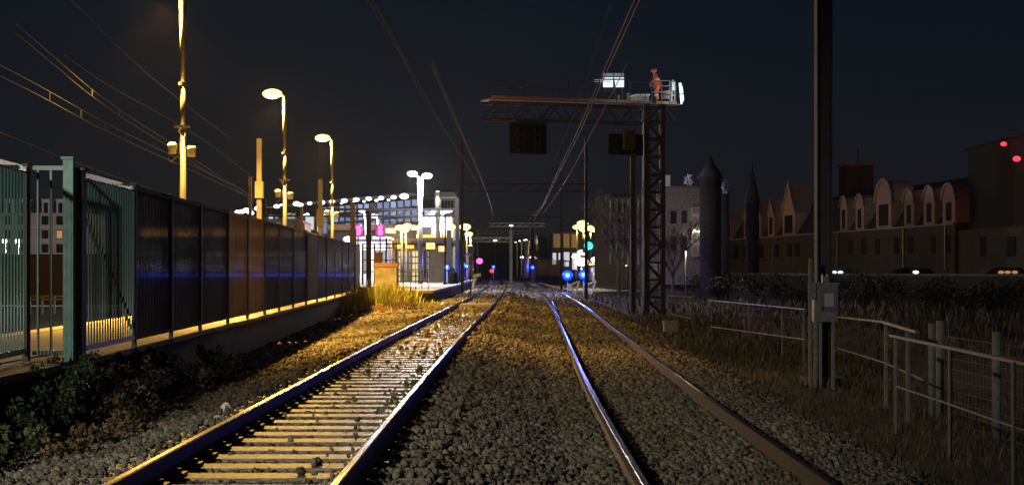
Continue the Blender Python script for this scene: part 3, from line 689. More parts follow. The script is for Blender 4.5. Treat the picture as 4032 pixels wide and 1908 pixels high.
# ------------------------------------------------------------------ buildings behind the gate on the left
Fb = Facade((-52, 150), (-36, 150)); t = thing('apartment_building', Fb.at(150, 1100), 'pale apartment house with dormers seen through the narrow gate', 'building')
m = MB(); m.fb(Fb, -250, 838, 330, 1100, 0, 8); m.build('wall', M['beige'], t)
m = MB(); m.fb(Fb, -250, 790, 330, 838, -1.2, 6); m.build('roof', M['slate'], t)
for x0 in (-60, 20, 75, 165, 222, 290):
    dm = MB(); dm.fb(Fb, x0, 788, x0+32, 838, 0, 1.5); dm.fb(Fb, x0-2, 783, x0+34, 789, .1, 1.7); do = dm.build('dormer', M['whitewall'], t)
    w = MB(); w.fb(Fb, x0+8, 798, x0+24, 838, .05, .05); w.build('window', M['glassdark'], do)
for x0 in (-60, 20, 75, 165, 222, 290):
    for j, y0 in enumerate((850, 905, 960)):
        lit = (x0 == 222 and j == 1)
        w = MB(); w.fb(Fb, x0, y0, x0+26, y0+34, .05, .1); wo = w.build('window', M['glassdark'], t)
        if lit: w = MB(); w.fb(Fb, x0+2, y0+3, x0+24, y0+32, .08, .02); w.build('pane', E['winor'], wo)
m = MB(); m.fb(Fb, -250, 892, 330, 897, .12, .2); m.fb(Fb, -250, 946, 330, 950, .12, .2); m.build('ledge', M['whitewall'], t)
point('courtyard_light', P(190, 920, 128), 1600, (.9, .9, 1), .5, t)
t = thing('garden_wall', (-28, 100, -.4), 'long brown wall below the apartment house', 'wall')
m = MB(); m.b2(-48, -24, 100, 100.4, -1, Z(1003, 100)); m.build('wall_face', M['brick'], t)
m = MB(); m.b2(-48, -24, 99.9, 100.5, Z(1003, 100), Z(1000, 100)); m.build('coping', M['render_dim'], t)
t = thing('railing', (-20, 60, .36), 'grey railing across the rails behind the narrow gate', 'railing')
m = MB()
for py in (1165, 1178): m.bar(P(60, py, 60), P(330, py, 60), .06)
m.build('rail', M['pole_grey'], t)
for k in range(6):
    m = MB(); m.bar(P(70+k*48, 1235, 60), P(70+k*48, 1165, 60), .06); m.build('post', M['pole_grey'], t)
for px, lab in ((20, 'leftmost bluish street lamp seen through the near louvres'), (72, 'second bluish street lamp seen through the near louvres')):
    pole_lamp('street_lamp', px, 945, 110, -.5, lab, 'bluish street lamps beyond the near fence', [(px, 949)], 'white', (.8, .9, 1), 900, .06, hr=.28)

# ------------------------------------------------------------------ overhead wires
def wire(name, label, pts, r=.012, pair=0, drops=(), mt='wire', n=30):
    """pts: (px,py,d)"""
    ctrl = [P(*p) for p in pts]; ds = [p.y for p in ctrl]
    fx = smooth_interp(ds, [p.x for p in ctrl]) if len(ds) > 2 else (lambda q: np.interp(q, ds, [p.x for p in ctrl]))
    fz = smooth_interp(ds, [p.z for p in ctrl]) if len(ds) > 2 else (lambda q: np.interp(q, ds, [p.z for p in ctrl]))
    t = thing(name, ctrl[0], label, 'overhead wire', 'overhead wires')
    dd = 1/np.linspace(1/ds[0], 1/ds[-1], n)
    m = MB(); m.tube([(float(fx(q)), q, float(fz(q))) for q in dd], r, 5); m.build('contact_wire', M[mt], t)
    if pair:
        m = MB(); m.tube([(float(fx(q)), q, float(fz(q))+pair) for q in dd], r, 5); m.build('messenger_wire', M[mt], t)
        for q in drops:
            m = MB(); m.bar((float(fx(q)), q, float(fz(q))), (float(fx(q)), q, float(fz(q))+pair), .03); m.build('dropper', M[mt], t)
wire('overhead_wire', 'paired overhead wires with clear droppers, lowest at upper left', [(-260, 185, 26), (0, 300, 30), (405, 510, 40), (720, 655, 55.7), (1000, 785, 83)], .008, .21, (34, 37.3, 40.3, 43.3, 52, 56))
wire('overhead_wire', 'paired overhead wires with one dropper above the clear-dropper pair', [(60, 130, 27), (235, 275, 31), (350, 370, 35.5), (480, 462, 41), (650, 568, 51), (760, 640, 61), (1000, 790, 95)], .008, .16, (36, 40.5))
wire('overhead_wire', 'single thin wire crossing behind the middle of the tallest lamp post', [(240, -40, 37), (450, 170, 42), (690, 380, 56), (900, 540, 77)], .008)
wire('overhead_wire', 'faint thin wire meeting the loudspeakers of the tallest lamp post', [(250, 215, 42), (400, 320, 48), (560, 410, 55), (720, 500, 64), (1000, 700, 95)], .008)
wire('overhead_wire', 'lowest faint wire just above the fence at far left', [(-100, 480, 34), (300, 640, 46), (600, 745, 63)], .007)
wire('overhead_wire', 'double wire slanting down from the top edge over the left track', [(1430, -30, 24.9), (1560, 180, 30.8), (1665, 380, 40), (1778, 552, 53.5), (1880, 720, 82)], .012, mt='wire2')
wire('overhead_wire', 'second strand beside the double wire over the left track', [(1452, -30, 24.9), (1578, 195, 31.6), (1675, 375, 40), (1770, 540, 53)], .011, mt='wire2')
wire('overhead_wire', 'steep wire over the left track reaching down to the far portal', [(1700, 255, 33.7), (1740, 350, 38.3), (1800, 490, 48), (1870, 650, 67), (1936, 822, 116), (1942, 900, 170)], .016, .12, mt='wire2')
wire('overhead_wire', 'overhead wire lit beyond the gantry over the right track', [(2520, 0, 26), (2350, 370, 41), (2278, 532, 52), (2222, 640, 65), (2175, 735, 85), (2130, 825, 118), (2090, 860, 150)], .013, .2, (60, 72, 86, 100, 112), mt='wire2')
wire('overhead_wire', 'second wire beside the lit one over the right track', [(2470, 250, 36), (2310, 560, 56), (2240, 690, 75), (2190, 770, 98), (2130, 850, 130)], .012, mt='wire2')
wire('overhead_wire', 'faint wire high above the gantry panel', [(2420, -40, 24), (2330, 250, 33), (2270, 420, 42), (2180, 640, 66)], .006)

# ------------------------------------------------------------------ catenary portals
def portal(d, pxl, pxr, pyb, pytop, zb, label, mt, r=.14, beams=1, posts=(True, True)):
    t = thing('catenary_portal', (X(pxl, d), d, zb), label, 'catenary portal', 'catenary portals across the line')
    for px, on in zip((pxl, pxr), posts):
        if on:
            m = MB(); m.bar((X(px, d), d, zb), P(px, pytop, d), r*1.6); m.build('mast', M[mt], t)
    m = MB(); a, b = P(pxl, pyb, d), P(pxr, pyb, d)
    m.bar(a, b, r); m.bar(a+Vector((0, 0, -.45)), b+Vector((0, 0, -.45)), r*.7)
    k = int((b-a).length/.8)
    for i in range(k):
        p0 = a.lerp(b, i/k); p1 = a.lerp(b, (i+1)/k); m.bar(p0+Vector((0, 0, -.45)), p1, r*.4)
    m.build('beam', M[mt], t)
    return t
portal(92, 1820, 2308, 725, 545, -.8, 'nearest dark portal spanning both tracks behind the signal gantry', 'pole_dark', .12)
portal(104, 1040, 1800, 824, 780, -.4, 'dark beam portal across the front of the station hall', 'black', .16)
portal(125, 1260, 2210, 853, 570, -.8, 'dark lower portal with one tall thin mast right of the centre', 'black', .1)
portal(190, 1925, 2146, 877, 842, -.5, 'grey portal with a short cross beam far along the line', 'steel_teal', .16, posts=(False, False))
t = portal(200, 2097, 2098, 842, 842, -.5, 'tall pale mast far along the line', 'steel_teal', .3)
portal(175, 1850, 2012, 936, 905, -.5, 'teal portal with a double beam far along the line', 'steel_teal', .2, posts=(False, True))
portal(230, 1880, 2100, 908, 900, -.5, 'palest thin portal behind the teal double beam', 'steel_teal', .16)
wire('overhead_wire', 'short diagonal cantilever wire near the pale mast', [(2150, 790, 150), (2100, 870, 180)], .05, mt='pole_grey')
wire('overhead_wire', 'diagonal registration wire below the far portal', [(2086, 905, 190), (2060, 925, 200)], .07, mt='steel_teal')
# far curved gantry arm
t = thing('bracket_mast', P(2112, 1000, 170), 'curved grey bracket hanging right of the tall pale mast', 'bracket')
m = MB(); m.tube([P(2100, 927, 200), P(2112, 930, 200), P(2114, 950, 200), P(2114, 985, 200)], .09, 6); m.build('arm', M['pole_grey'], t)
m = MB(); m.ball(P(2112, 950, 199.8), (.2, .1, .4)); m.build('insulator', M['white'], t)

# ------------------------------------------------------------------ blue lights, far signals
def blue_lamp(px, py, d, zb, label, power, r=.17):
    t = thing('blue_signal', (X(px, d), d, zb), label, 'signal lamp', 'small blue ground lights')
    m = MB(); m.bar((X(px, d), d, zb), P(px, py+2, d), .07); m.build('post', M['steel_mid'], t)
    m = MB(); m.ball(P(px, py, d-.1), r, 12, 8); m.build('lens', E['blue'], t); m = MB(); m.ball(P(px, py, d-.1-r*.75), r*.5, 10, 6); m.build('lamp', E['bluecore'], t)  # outer ball enlarged so its blue stands in for the halo
    m = MB(); m.box(P(px, py, d+.12), (r*1.9, .12, r*2.1)); m.build('housing', M['black'], t)
    point('blue_light', P(px, py, d-(.45 if power < 800 else .8)), min(power, 650), BLUE, .07, t)
    if power > 800:
        l = downlight('blue_beam', P(px, py, d-.8), power, BLUE, .12, 10, .8, t); l.rotation_euler = (Vector((2.2, 26, -.3))-P(px, py, d)).to_track_quat('-Z', 'Y').to_euler()  # extra narrow beam added for the blue glint on the rail
blue_lamp(2235, 1083, 110, -.6, 'larger blue light, left of the two over the white trestles', 6500, .38)
blue_lamp(2297, 1081, 112, -.6, 'blue light right under the huge white glare', 5000, .36)
blue_lamp(1760, 1052, 104, .36, 'leftmost blue light, on the lit platform', 700, .2)
blue_lamp(1838, 1047, 124, .36, 'blue light beside the white-lit platform column', 700, .22)
blue_lamp(1943, 1050, 190, -.4, 'blue light in the middle of the far curve', 400, .22)
blue_lamp(2097, 1052, 190, -.4, 'blue light at the foot of the tall pale mast', 500, .28)
blue_lamp(5150, 1150, 26, -.9, 'added blue light low beside the right verge outside the view', 110, .12)  # added out of view for the blue streak on the near fence
def far_light(px, py, d, e, r, label, name='signal_light', cat='signal'):
    t = thing(name, (X(px, d), d, -.4), label, cat)
    m = MB(); m.bar((X(px, d), d, -.4), P(px, py+3, d), .1); m.build('post', M['black'], t)
    m = MB(); m.box(P(px, py, d+.2), (r*2.6, .15, r*3)); m.build('backplate', M['black'], t)
    m = MB(); m.ball(P(px, py, d-.1), (r, r*.7, r*.9), 10, 6); m.build('lamp', E[e], t)
far_light(2317, 967, 165, 'cyan', .5, 'round green signal light beside the sodium street lamps')
point('green_light', P(2317, 967, 163.5), 250, (.05, .8, .8), .3)
far_light(2378, 966, 185, 'red', .36, 'red light right of the green signal')
far_light(2388, 979, 187, 'red', .2, 'small dim red light under the red one')
far_light(2330, 968, 186, 'white', .2, 'small white light touching the green signal')
far_light(1888, 1027, 200, 'mag', .42, 'pinkish signal light under the far portal')
far_light(1936, 1066, 195, 'red', .26, 'dim red glow below the middle blue light')
# trestles
def trestle(px0, d, label):
    t = thing('barrier_trestle', (X(px0, d), d, -.55), label, 'barrier', 'pale trestles under the blue lights')
    def L(a, b): return P(a[0], a[1], d), P(b[0], b[1], d)
    segs = [((px0, 1125), (px0+22, 1158)), ((px0+22, 1160), (px0+42, 1105)), ((px0+42, 1105), (px0+4, 1122))]
    for s_ in segs:
        m = MB(); a, b = L(*s_); m.bar(a, b, .11); m.build('leg', M['white'], t)
    m = MB(); m.bar(P(px0-4, 1118, d+.5), P(px0+30, 1152, d+.5), .09); m.build('brace', M['white'], t)
trestle(2240, 103, 'left pale trestle of crossed bars by the blue lights'); trestle(2304, 106, 'right pale trestle of crossed bars by the blue lights')

# ------------------------------------------------------------------ background of the line
Fz = flat(300); t = thing('road_bridge', Fz.at(1950, 1070), 'dark road bridge closing off the line behind the far portals', 'bridge')
m = MB(); m.fb(Fz, 1850, 985, 2065, 1066, 0, 10); m.build('wall', M['hull'], t)
m = MB(); m.fb(Fz, 1780, 978, 2160, 988, .4, 12); m.build('deck', M['render_dim'], t)
Fz = flat(330); t = thing('office_block', Fz.at(1950, 985), 'dim brown building above the bridge', 'building')
m = MB(); m.fb(Fz, 1856, 948, 2080, 1060, 0, 8); m.build('wall', M['brick'], t)
m = MB(); m.fb(Fz, 1850, 944, 2086, 949, .5, 9); m.build('roof', M['slate'], t)
Fz = flat(215); t = thing('hotel', Fz.at(2230, 1060), 'pale panelled building with white lit ground floor right of the line', 'building')
m = MB(); m.fb(Fz, 2172, 912, 2292, 1085, 0, 8); m.build('wall', M['hull'], t)
for x0, x1 in ((2179, 2206), (2219, 2242), (2250, 2275)):
    m = MB(); m.fb(Fz, x0, 920, x1, 974, .1, .3); m.build('panel', M['beige'], t)
for x0, x1, y0, y1 in ((2176, 2190, 995, 1040), (2199, 2206, 995, 1022), (2220, 2242, 992, 1025), (2222, 2240, 1030, 1048), (2253, 2272, 995, 1060)):
    w = MB(); w.fb(Fz, x0-1, y0-1, x1+1, y1+1, .05, .1); wo = w.build('window', M['black'], t)
    w = MB(); w.fb(Fz, x0, y0, x1, y1, .08, .02); w.build('pane', E['winwhite'], wo)
point('hotel_light', P(2225, 935, 200), 260, WARM, .5, t)
# shop-like lit building right of glare
Fz = Facade((X(2320, 185), 185), (X(2395, 170), 170)); t = thing('shop', Fz.at(2360, 1100), 'orange-roofed shop lit white below the red light', 'shop')
m = MB(); m.fb(Fz, 2318, 1040, 2392, 1105, 0, 5); m.build('wall', M['whitewall'], t)
a, b = Fz.at(2316, 1040), Fz.at(2396, 1030); a2 = Fz.at(2318, 990); b2 = Fz.at(2385, 1012)
m = MB(); nn = Fz.n*.6; m.add([a+nn, b+nn, b2-nn*4, a2-nn*4, a+nn-Vector((0, 0, .2)), b+nn-Vector((0, 0, .2)), b2-nn*4-Vector((0, 0, .2)), a2-nn*4-Vector((0, 0, .2))], [(0, 1, 2, 3), (7, 6, 5, 4), (0, 4, 5, 1), (1, 5, 6, 2), (2, 6, 7, 3), (3, 7, 4, 0)])
m.build('roof', M['capstone'], t)
for x0 in (2328, 2350, 2372):
    w = MB(); w.fb(Fz, x0, 1052, x0+12, 1072, .05, .1); wo = w.build('window', M['steel_mid'], t); w = MB(); w.fb(Fz, x0+1, 1053, x0+11, 1071, .08, .02); w.build('pane', E['winwhite'], wo)
point('shop_light', P(2365, 1030, 165), 500, (1, .85, .65), .4, t)
# grass/hedge side strip & tree mass
def leafcloud(m, c, r, n, s, rnd, flat_=1.0):
    for _ in range(n):
        while True:
            q = Vector((rnd.uniform(-1, 1), rnd.uniform(-1, 1), rnd.uniform(-1, 1)))
            if q.length < 1: break
        p = Vector(c)+Vector((q.x*r[0], q.y*r[1], q.z*r[2]))
        a = Vector((rnd.gauss(0, 1), rnd.gauss(0, 1), rnd.gauss(0, 1)*flat_)).normalized(); b = a.orthogonal().normalized(); b.rotate(Matrix.Rotation(rnd.uniform(0, 6.28), 3, a))
        c_ = a.cross(b); k = s*rnd.uniform(.6, 1.4)
        m.add([p-b*k, p-c_*k*.5, p+b*k, p+c_*k*.5], [(0, 1, 2, 3)])
def bare_tree(px, pyb, d, h, label, seed, spread=1, zb=None):
    rnd = random.Random(seed); base = Vector((X(px, d), d, zb if zb is not None else Z(pyb, d)))
    t = thing('bare_tree', base, label, 'tree', 'bare trees by the gantry'); tr = MB(); cr = MB()
    def grow(p, dr, L, r, dep, m):
        q = p+dr*L*.5+Vector((rnd.uniform(-.1, .1), rnd.uniform(-.1, .1), 0))*L; e_ = p+dr*L
        m.tube([p, q, e_], [r, r*.85, r*.7], 5, cap=False)
        if dep == 0: return
        for _ in range(3 if dep > 1 else 4):
            nd = (dr+Vector((rnd.uniform(-.55, .55)*spread, rnd.uniform(-.55, .55), rnd.uniform(-.1, .35)))).normalized()
            grow(e_ if rnd.random() < .6 else q, nd, L*rnd.uniform(.6, .85), r*.62, dep-1, cr)
    for _ in range(1): grow(base, Vector((0, 0, 1)), h*.3, h*.02, 0, tr)
    top = base+Vector((0, 0, h*.3))
    for k in range(5): grow(top-Vector((0, 0, rnd.uniform(0, h*.1))), Vector((rnd.uniform(-.5, .5)*spread, rnd.uniform(-.4, .4), 1)).normalized(), h*.24, h*.012, 4, cr)
    tr.build('trunk', M['bark'], t); cr.build('crown', M['bark'], t)
bare_tree(2440, 1130, 125, 9, 'wide bare tree just left of the gantry mast', 3, 1.0, -.9)
bare_tree(2500, 1130, 118, 7.5, 'bare tree behind the left leg of the gantry mast', 5, .8, -.9)
bare_tree(2650, 1130, 110, 6.5, 'bare tree right of the gantry mast before the old stone house', 9, 1.2, -.9)
def tree(px, d, h, w, zb, label, seed, n=1500):
    rnd = random.Random(seed); x = X(px, d); t = thing('leafy_tree', (x, d, zb), label, 'tree', 'dark trees beside the line')
    m = MB(); m.tube([(x, d, zb), (x+.1, d, zb+h*.5), (x, d, zb+h*.8)], [.28, .2, .07], 7)
    for k in range(4): m.tube([(x, d, zb+h*(.35+.1*k)), (x+rnd.uniform(-1, 1)*w*.4, d+rnd.uniform(-1, 1), zb+h*(.55+.1*k))], [.1, .04], 5)
    m.build('trunk', M['bark'], t); m = MB()
    for k in range(16):
        a = rnd.uniform(0, 6.28); rr_ = rnd.uniform(0, .75)*w/2; zz = rnd.uniform(.35, .9)*h; q = rnd.uniform(.18, .3)*w
        leafcloud(m, (x+math.cos(a)*rr_, d+math.sin(a)*rr_, zb+zz), (q, q, q*.8), n//16, .16, rnd)
    m.build('crown', M['leaf'], t)
tree(2125, 225, 7.5, 3.6, -.5, 'dark tree right of the tall pale mast', 21)
tree(2150, 235, 6.5, 4, -.5, 'wider dark tree next to the pale panelled building', 22)
# fence of pales along right far side
t = thing('paling_fence', (X(2150, 205), 205, -.6), 'dim upright paling fence right of the far curve', 'fence')
m = MB()
for k in range(26):
    px = 2110+k*4.6; m.bar(P(px, 1082, 205-k*.6), P(px, 1018+(k % 3)*3, 205-k*.6), .08)
m.build('pale', M['render_dim'], t)

# ------------------------------------------------------------------ right hand buildings
def stone_windows(t, Fc, rects, mt='glassdark'):
    for x0, y0, x1, y1 in rects:
        w = MB(); w.fb(Fc, x0, y0, x1, y1, .04, .06); w.build('window', M[mt], t)
Fa = Facade((X(2385, 150), 150), (X(2520, 150.5), 150.5), persp=True); t = thing('ruined_house', Fa.at(2440, 1130), 'gaunt pale stone house behind the bare tree left of the gantry', 'house')
m = MB(); m.fb(Fa, 2388, 765, 2600, 1130, 0, 6); m.build('wall', M['stonewall'], t)
m = MB(); m.fb(Fa, 2400, 762, 2480, 778, .3, 6.5); m.build('roof', M['slate'], t)
for k, px in enumerate((2400, 2424, 2448, 2470, 2510)):
    m = MB(); m.fb(Fa, px, 785, px+5, 1040, .15, .2); m.build('pilaster', M['beige'], t)
stone_windows(t, Fa, [(x0, y0, x0+12, y0+36) for x0 in (2408, 2432, 2456) for y0 in (800, 860, 920)])
Fo = flat(115); t = thing('stone_house', Fo.at(2700, 1120), 'old dark stone house with a chimney right of the gantry mast', 'house')
m = MB(); m.fb(Fo, 2618, 738, 2772, 1120, 0, 7); m.build('wall', M['stonewall'], t)
m = MB(); m.fb(Fo, 2772.5, 742, 2872, 1120, -.05, 6.5); m.build('annex_wall', M['turret'], t)
m = MB(); m.fb(Fo, 2612, 733, 2776, 741, .2, 7.4); m.build('cornice', M['render_dim'], t)
ch = MB(); ch.fb(Fo, 2620, 692, 2641, 737, -.3, 1.0); c0 = ch.build('chimney', M['beige'], t)
ch = MB(); ch.fb(Fo, 2619, 688, 2642, 693, -.25, 1.1); ch.build('cap', M['coping'], c0)
m = MB(); leafcloud(m, Fo.at(2712, 712), (.45, .4, .5), 120, .08, random.Random(4)); m.build('ivy', M['litter'], t)
# window bay, lit panes
w = MB(); w.fb(Fo, 2722, 815, 2770, 1010, .15, .2); wo = w.build('window', M['concpost'], t)
for y0, y1 in ((820, 840), (854, 900), (920, 955), (965, 1000)):
    w = MB(); w.fb(Fo, 2727, y0, 2744, y1, .18, .02); w.fb(Fo, 2748, y0, 2766, y1, .18, .02); w.build('pane', M['stonewall'], wo)
stone_windows(t, Fo, [(2640, 830, 2662, 880), (2640, 930, 2662, 985), (2684, 830, 2704, 880), (2684, 930, 2704, 985)])
for px, py in ((2724, 914), (2731, 907), (2740, 912), (2750, 911), (2763, 912), (2768, 909)):
    m = MB(); m.ball(Fo.at(px, py)+Fo.n*.35, .08, 8, 6); m.build('lamp', E['warm'], t)
point('garland_light', Fo.at(2745, 912)+Fo.n*1.2, 60, WARM, .2, t)
pole_lamp('street_lamp', 2700, 985, 105, -.9, 'little warm courtyard lamp before the old stone house', None, [(2700, 990)], 'warm', WARM, 160, .03, hr=.03)
# conical turrets
def turret(px, d, pytop, pye, wpx, zb, label):
    t = thing('turret', (X(px, d), d, zb), label, 'turret', 'pointed slate turrets')
    x = X(px, d); r = wpx/F*d/2; ze = Z(pye, d); m = MB(); m.smooth = True
    m.tube([(x, d, zb), (x, d, ze)], r*.8, 18); m.build('wall', M['turret'], t)
    m = MB(); m.smooth = True; m.tube([(x, d, ze), (x, d, ze+(Z(pytop, d)-ze)*.5), (x, d, Z(pytop, d))], [r, r*.45, .03], 18); m.build('roof', M['slate'], t)
    m = MB(); m.tube([(x, d, Z(pytop, d)-.1), (x, d, Z(pytop-14, d))], .04, 5); m.build('finial', M['slate'], t)
turret(2797, 113.2, 612, 700, 106, -1, 'broad conical slate turret beside the old stone house')
turret(2962, 150, 650, 800, 66, -1, 'slender pointed slate turret behind the pointed dormers')
m = MB(); leafcloud(m, P(2857, 738, 115), (.32, .1, .5), 160, .1, random.Random(8)); 
o = m.build('torn_sheet', M['litter']); tag(o, 'torn pale sheet clinging to the broad conical turret', 'sheet')
# long house with dormers
A_ = (X(2830, 226), 226); B_ = (X(3748, 141), 141)
w_ = Vector(B_)-Vector(A_); B2 = Vector(B_)+w_*.22
Fr = Facade(A_, B_); t = thing('long_house', Fr.at(3300, 1075), 'long pink-brown house with slate roof and a row of lit dormers', 'house')
ZE = 5.42
def fz(px, z, out=0): d = Fr.d(px); return Vector((X(px, d), d, z))+Fr.n*out
def fquad(m, pa, pb, z0, z1, o0, th):
    a = [fz(pa, z0, o0), fz(pb, z0, o0), fz(pb, z1, o0), fz(pa, z1, o0)]; b = [p-Fr.n*th for p in a]
    m.add(a+b, [(0, 1, 2, 3), (7, 6, 5, 4), (0, 4, 5, 1), (1, 5, 6, 2), (2, 6, 7, 3), (3, 7, 4, 0)])
m = MB(); fquad(m, 2825, 3760, -1, ZE, 0, 9); m.build('wall', M['render_dim'], t)  # wall colour kept dark to stand for its weaker lighting
m = MB(); fquad(m, 2820, 3762, ZE, ZE+.16, .25, .5); m.build('cornice', M['coping'], t)
m = MB()
for pa, pb in ((2822, 3762),):
    a = [fz(pa, ZE+.17, .1), fz(pb, ZE+.17, .1), fz(pb, ZE+4.0, -2.2), fz(pa, ZE+4.0, -2.2), fz(pb, ZE+.17, -9), fz(pa, ZE+.17, -9), fz(pb, ZE+4.8, -4.5), fz(pa, ZE+4.8, -4.5)]
    m.add(a, [(0, 1, 2, 3), (3, 2, 6, 7), (7, 6, 4, 5), (0, 3, 7, 5), (1, 4, 6, 2), (0, 5, 4, 1)])
m.build('roof', M['slate'], t)
def dormer(px, wpx, pypk, pyb, arched, wide=False):
    d = Fr.d(px); hw = wpx/F*d/2/max(.45, Fr.u.x if Fr.u.x > 0 else -Fr.u.x); zb = ZE+.17; zk = Z(pypk, d); c = fz(px, 0, .35)
    u = Fr.u; zs = zk-hw*(1.0 if arched else 1.35)
    prof_ = [(-hw, zb), (hw, zb), (hw, zs)]
    if arched: prof_ += [(hw*math.cos(a), zs+(zk-zs)*math.sin(a)) for a in np.linspace(0, math.pi, 9)[1:-1]]
    else: prof_ += [(0, zk)]
    prof_ += [(-hw, zs)]; n = len(prof_)
    def ex(m, pr, o0, th):
        k = len(pr); f = [c+u*x+Vector((0, 0, z))+Fr.n*o0 for x, z in pr]; b = [p-Fr.n*th for p in f]
        m.add(f+b, [tuple(range(k)), tuple(range(2*k-1, k-1, -1))]+[(i, (i+1) % k, k+(i+1) % k, k+i) for i in range(k)])
    m = MB(); ex(m, prof_, 0, 2.6); do = m.build('dormer', M['render_pink'], t)  # dormers paler than the walls: stronger light on them put into the colour
    # hood
    sc = 1.14; m = MB(); hood = [(x*sc, zs+(z-zs)*sc) for x, z in prof_ if z >= zs-.001]
    inner = [(x*.98, zs+(z-zs)*.98) for x, z in prof_ if z >= zs-.001]
    ring = hood+inner[::-1]; k = len(hood)
    f = [c+u*x+Vector((0, 0, z))+Fr.n*.16 for x, z in ring]; b = [p-Fr.n*.15 for p in f]
    fs = [(i, i+1, 2*k-2-i, 2*k-1-i) for i in range(k-1)]; K = 2*k
    m.add(f+b, fs+[tuple(K+q for q in reversed(g_)) for g_ in fs]+[(i, i+K, i+1+K, i+1) for i in range(K-1)])
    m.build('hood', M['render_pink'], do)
    ww = hw*(.42 if not wide else .62); m = MB(); ex(m, [(-ww, zb+.2), (ww, zb+.2), (ww, zs-.1*(zs-zb)), (-ww, zs-.1*(zs-zb))], .04, .04); m.build('window', M['glassdark'], do)
    m = MB(); ex(m, [(-ww-.1, zb+.08), (ww+.1, zb+.08), (ww+.1, zb+.2), (-ww-.1, zb+.2)], .12, .1); m.build('sill', M['coping'], do)
for px, w2, pk in ((2880, 30, 827), (2948, 33, 813), (2995, 36, 798), (3046, 38, 790)): dormer(px, w2, pk, 0, False)
dormer(3116, 74, 728, 0, False, True)
for px, w2, pk in ((3334, 38, 775), (3397, 42, 767), (3592, 46, 747), (3672, 50, 735), (3750, 56, 725)): dormer(px, w2, pk, 0, True)
dormer(3492, 74, 712, 0, True, True)
ch = MB(); fquad(ch, 3184, 3202, ZE+2, Z(688, Fr.d(3193)), -1.5, .8); ch.build('chimney', M['render_pink'], t)
rr = random.Random(2)
for px in (2900, 2935, 2998, 3060, 3110, 3140, 3350, 3400, 3455, 3530, 3585, 3675, 3735):
    d = Fr.d(px); w = MB(); fquad(w, px-9, px+9, ZE-2.6, ZE-.9, .04, .06); w.build('window', M['glassdark'], t)
for px in (3030, 3300, 3560, 3725):
    w = MB(); fquad(w, px-1.5, px+1.5, 1.2, ZE, .14, .12); w.build('downpipe', M['pole_grey'], t)
# big house at right edge, higher
Ft = Facade((X(3765, 142), 142), (X(4250, 112), 112)); t = thing('tall_building', Ft.at(3900, 1075), 'tall dark brown building with red lights at the right edge', 'building')
m = MB(); m.fb(Ft, 3790, 530, 4300, 1110, -.5, 10); m.build('wall', M['turret'], t)
m = MB(); m.fb(Ft, 3785, 524, 4300, 532, -.2, 10.5); m.build('roof', M['slate'], t)
m = MB(); m.fb(Ft, 3765, 890, 4300, 1110, .3, .8); m.build('lower_wall', M['render_dim'], t)
stone_windows(t, Facade((X(3765, 142)+Ft.n.x*.34, 142+Ft.n.y*.34), (X(4250, 112)+Ft.n.x*.34, 112+Ft.n.y*.34)), [(3965, 930, 4000, 1010), (3860, 930, 3880, 1010)])
for (x0, y0, r0) in ((3966, 567, .26), (4018, 625, .32)):
    m = MB(); m.ball(Ft.at(x0, y0)+Ft.n*.3, (r0, r0*.8, r0*.7), 12, 8); m.build('red_lamp', E['red'], t)
point('red_light', Ft.at(3990, 600)+Ft.n*1.5, 22, (1, .02, .03), .2, t)
# tower with spire on the skyline
t = thing('church_tower', P(3385, 800, 240), 'dark square tower with thin spire behind the long house', 'tower')
f = flat(240); m = MB(); m.fb(f, 3330, 645, 3440, 1050, 0, 5); m.build('wall', M['brick'], t)
m = MB(); m.fb(f, 3322, 640, 3448, 650, .4, 5.8); m.build('cornice', M['render_pink'], t)
m = MB(); m.tube([f.at(3378, 640), f.at(3378, 580)], [.14, .1], 6); m.build('spire', M['pole_grey'], t)
# street parapet
t = thing('parapet_wall', (26, 108, -1), 'long dark street parapet below the houses on the right', 'wall')
Fp = Facade((X(2780, 116), 116), (X(4300, 88), 88)); m = MB(); m.fb(Fp, 2640, 1084, 4400, 1150, 0, .5); m.build('wall_face', M['hedge'], t)
m = MB(); m.fb(Fp, 2640, 1076, 4400, 1084, .06, .62); m.build('coping', M['render_dim'], t)
m = MB(); 
for px0, px1 in ((2640, 4500),): m.fb(Fp, px0, 1150, px1, 1220, .6, 1.5)
setting(m.build('embankment', M['hedge']))
# dark bushes in front of the parapet
rnb = random.Random(31)
for k, (px, lab) in enumerate([(2800, 'dark bush at the foot of the broad turret'), (2905, 'dark bush below the leftmost pointed dormer'), (3010, 'dark bush below the three small pointed dormers'), (3120, 'dark bush left of the tall steel mast'),
        (3345, 'dark bush right of the cabinet before the parapet'), (3450, 'dark bush below the widest round dormer'), (3570, 'dark bush below the car with one light'), (3700, 'dark bush below the last round dormer'), (3850, 'dark bush below the tall brown building'), (3990, 'dark bush at the right edge before the parapet')]):
    d = Fp.d(px)-rnb.uniform(2, 9); x = X(px, d); t = thing('dark_bush', (x, d, -1.1), lab, 'bush', 'dark bushes before the street parapet')
    m = MB()
    for _ in range(5): m.tube([(x, d, -1.1), (x+rnb.uniform(-.6, .6), d, rnb.uniform(-.2, .6))], [.04, .015], 5, cap=False)
    m.build('stem', M['bark'], t); m = MB()
    for _ in range(6): leafcloud(m, (x+rnb.uniform(-1.6, 1.6), d+rnb.uniform(-.8, .8), rnb.uniform(-.5, .7)), (rnb.uniform(.6, 1.1), .7, rnb.uniform(.4, .8)), 130, .11, rnb)
    m.build('foliage', M['leafdark'], t)
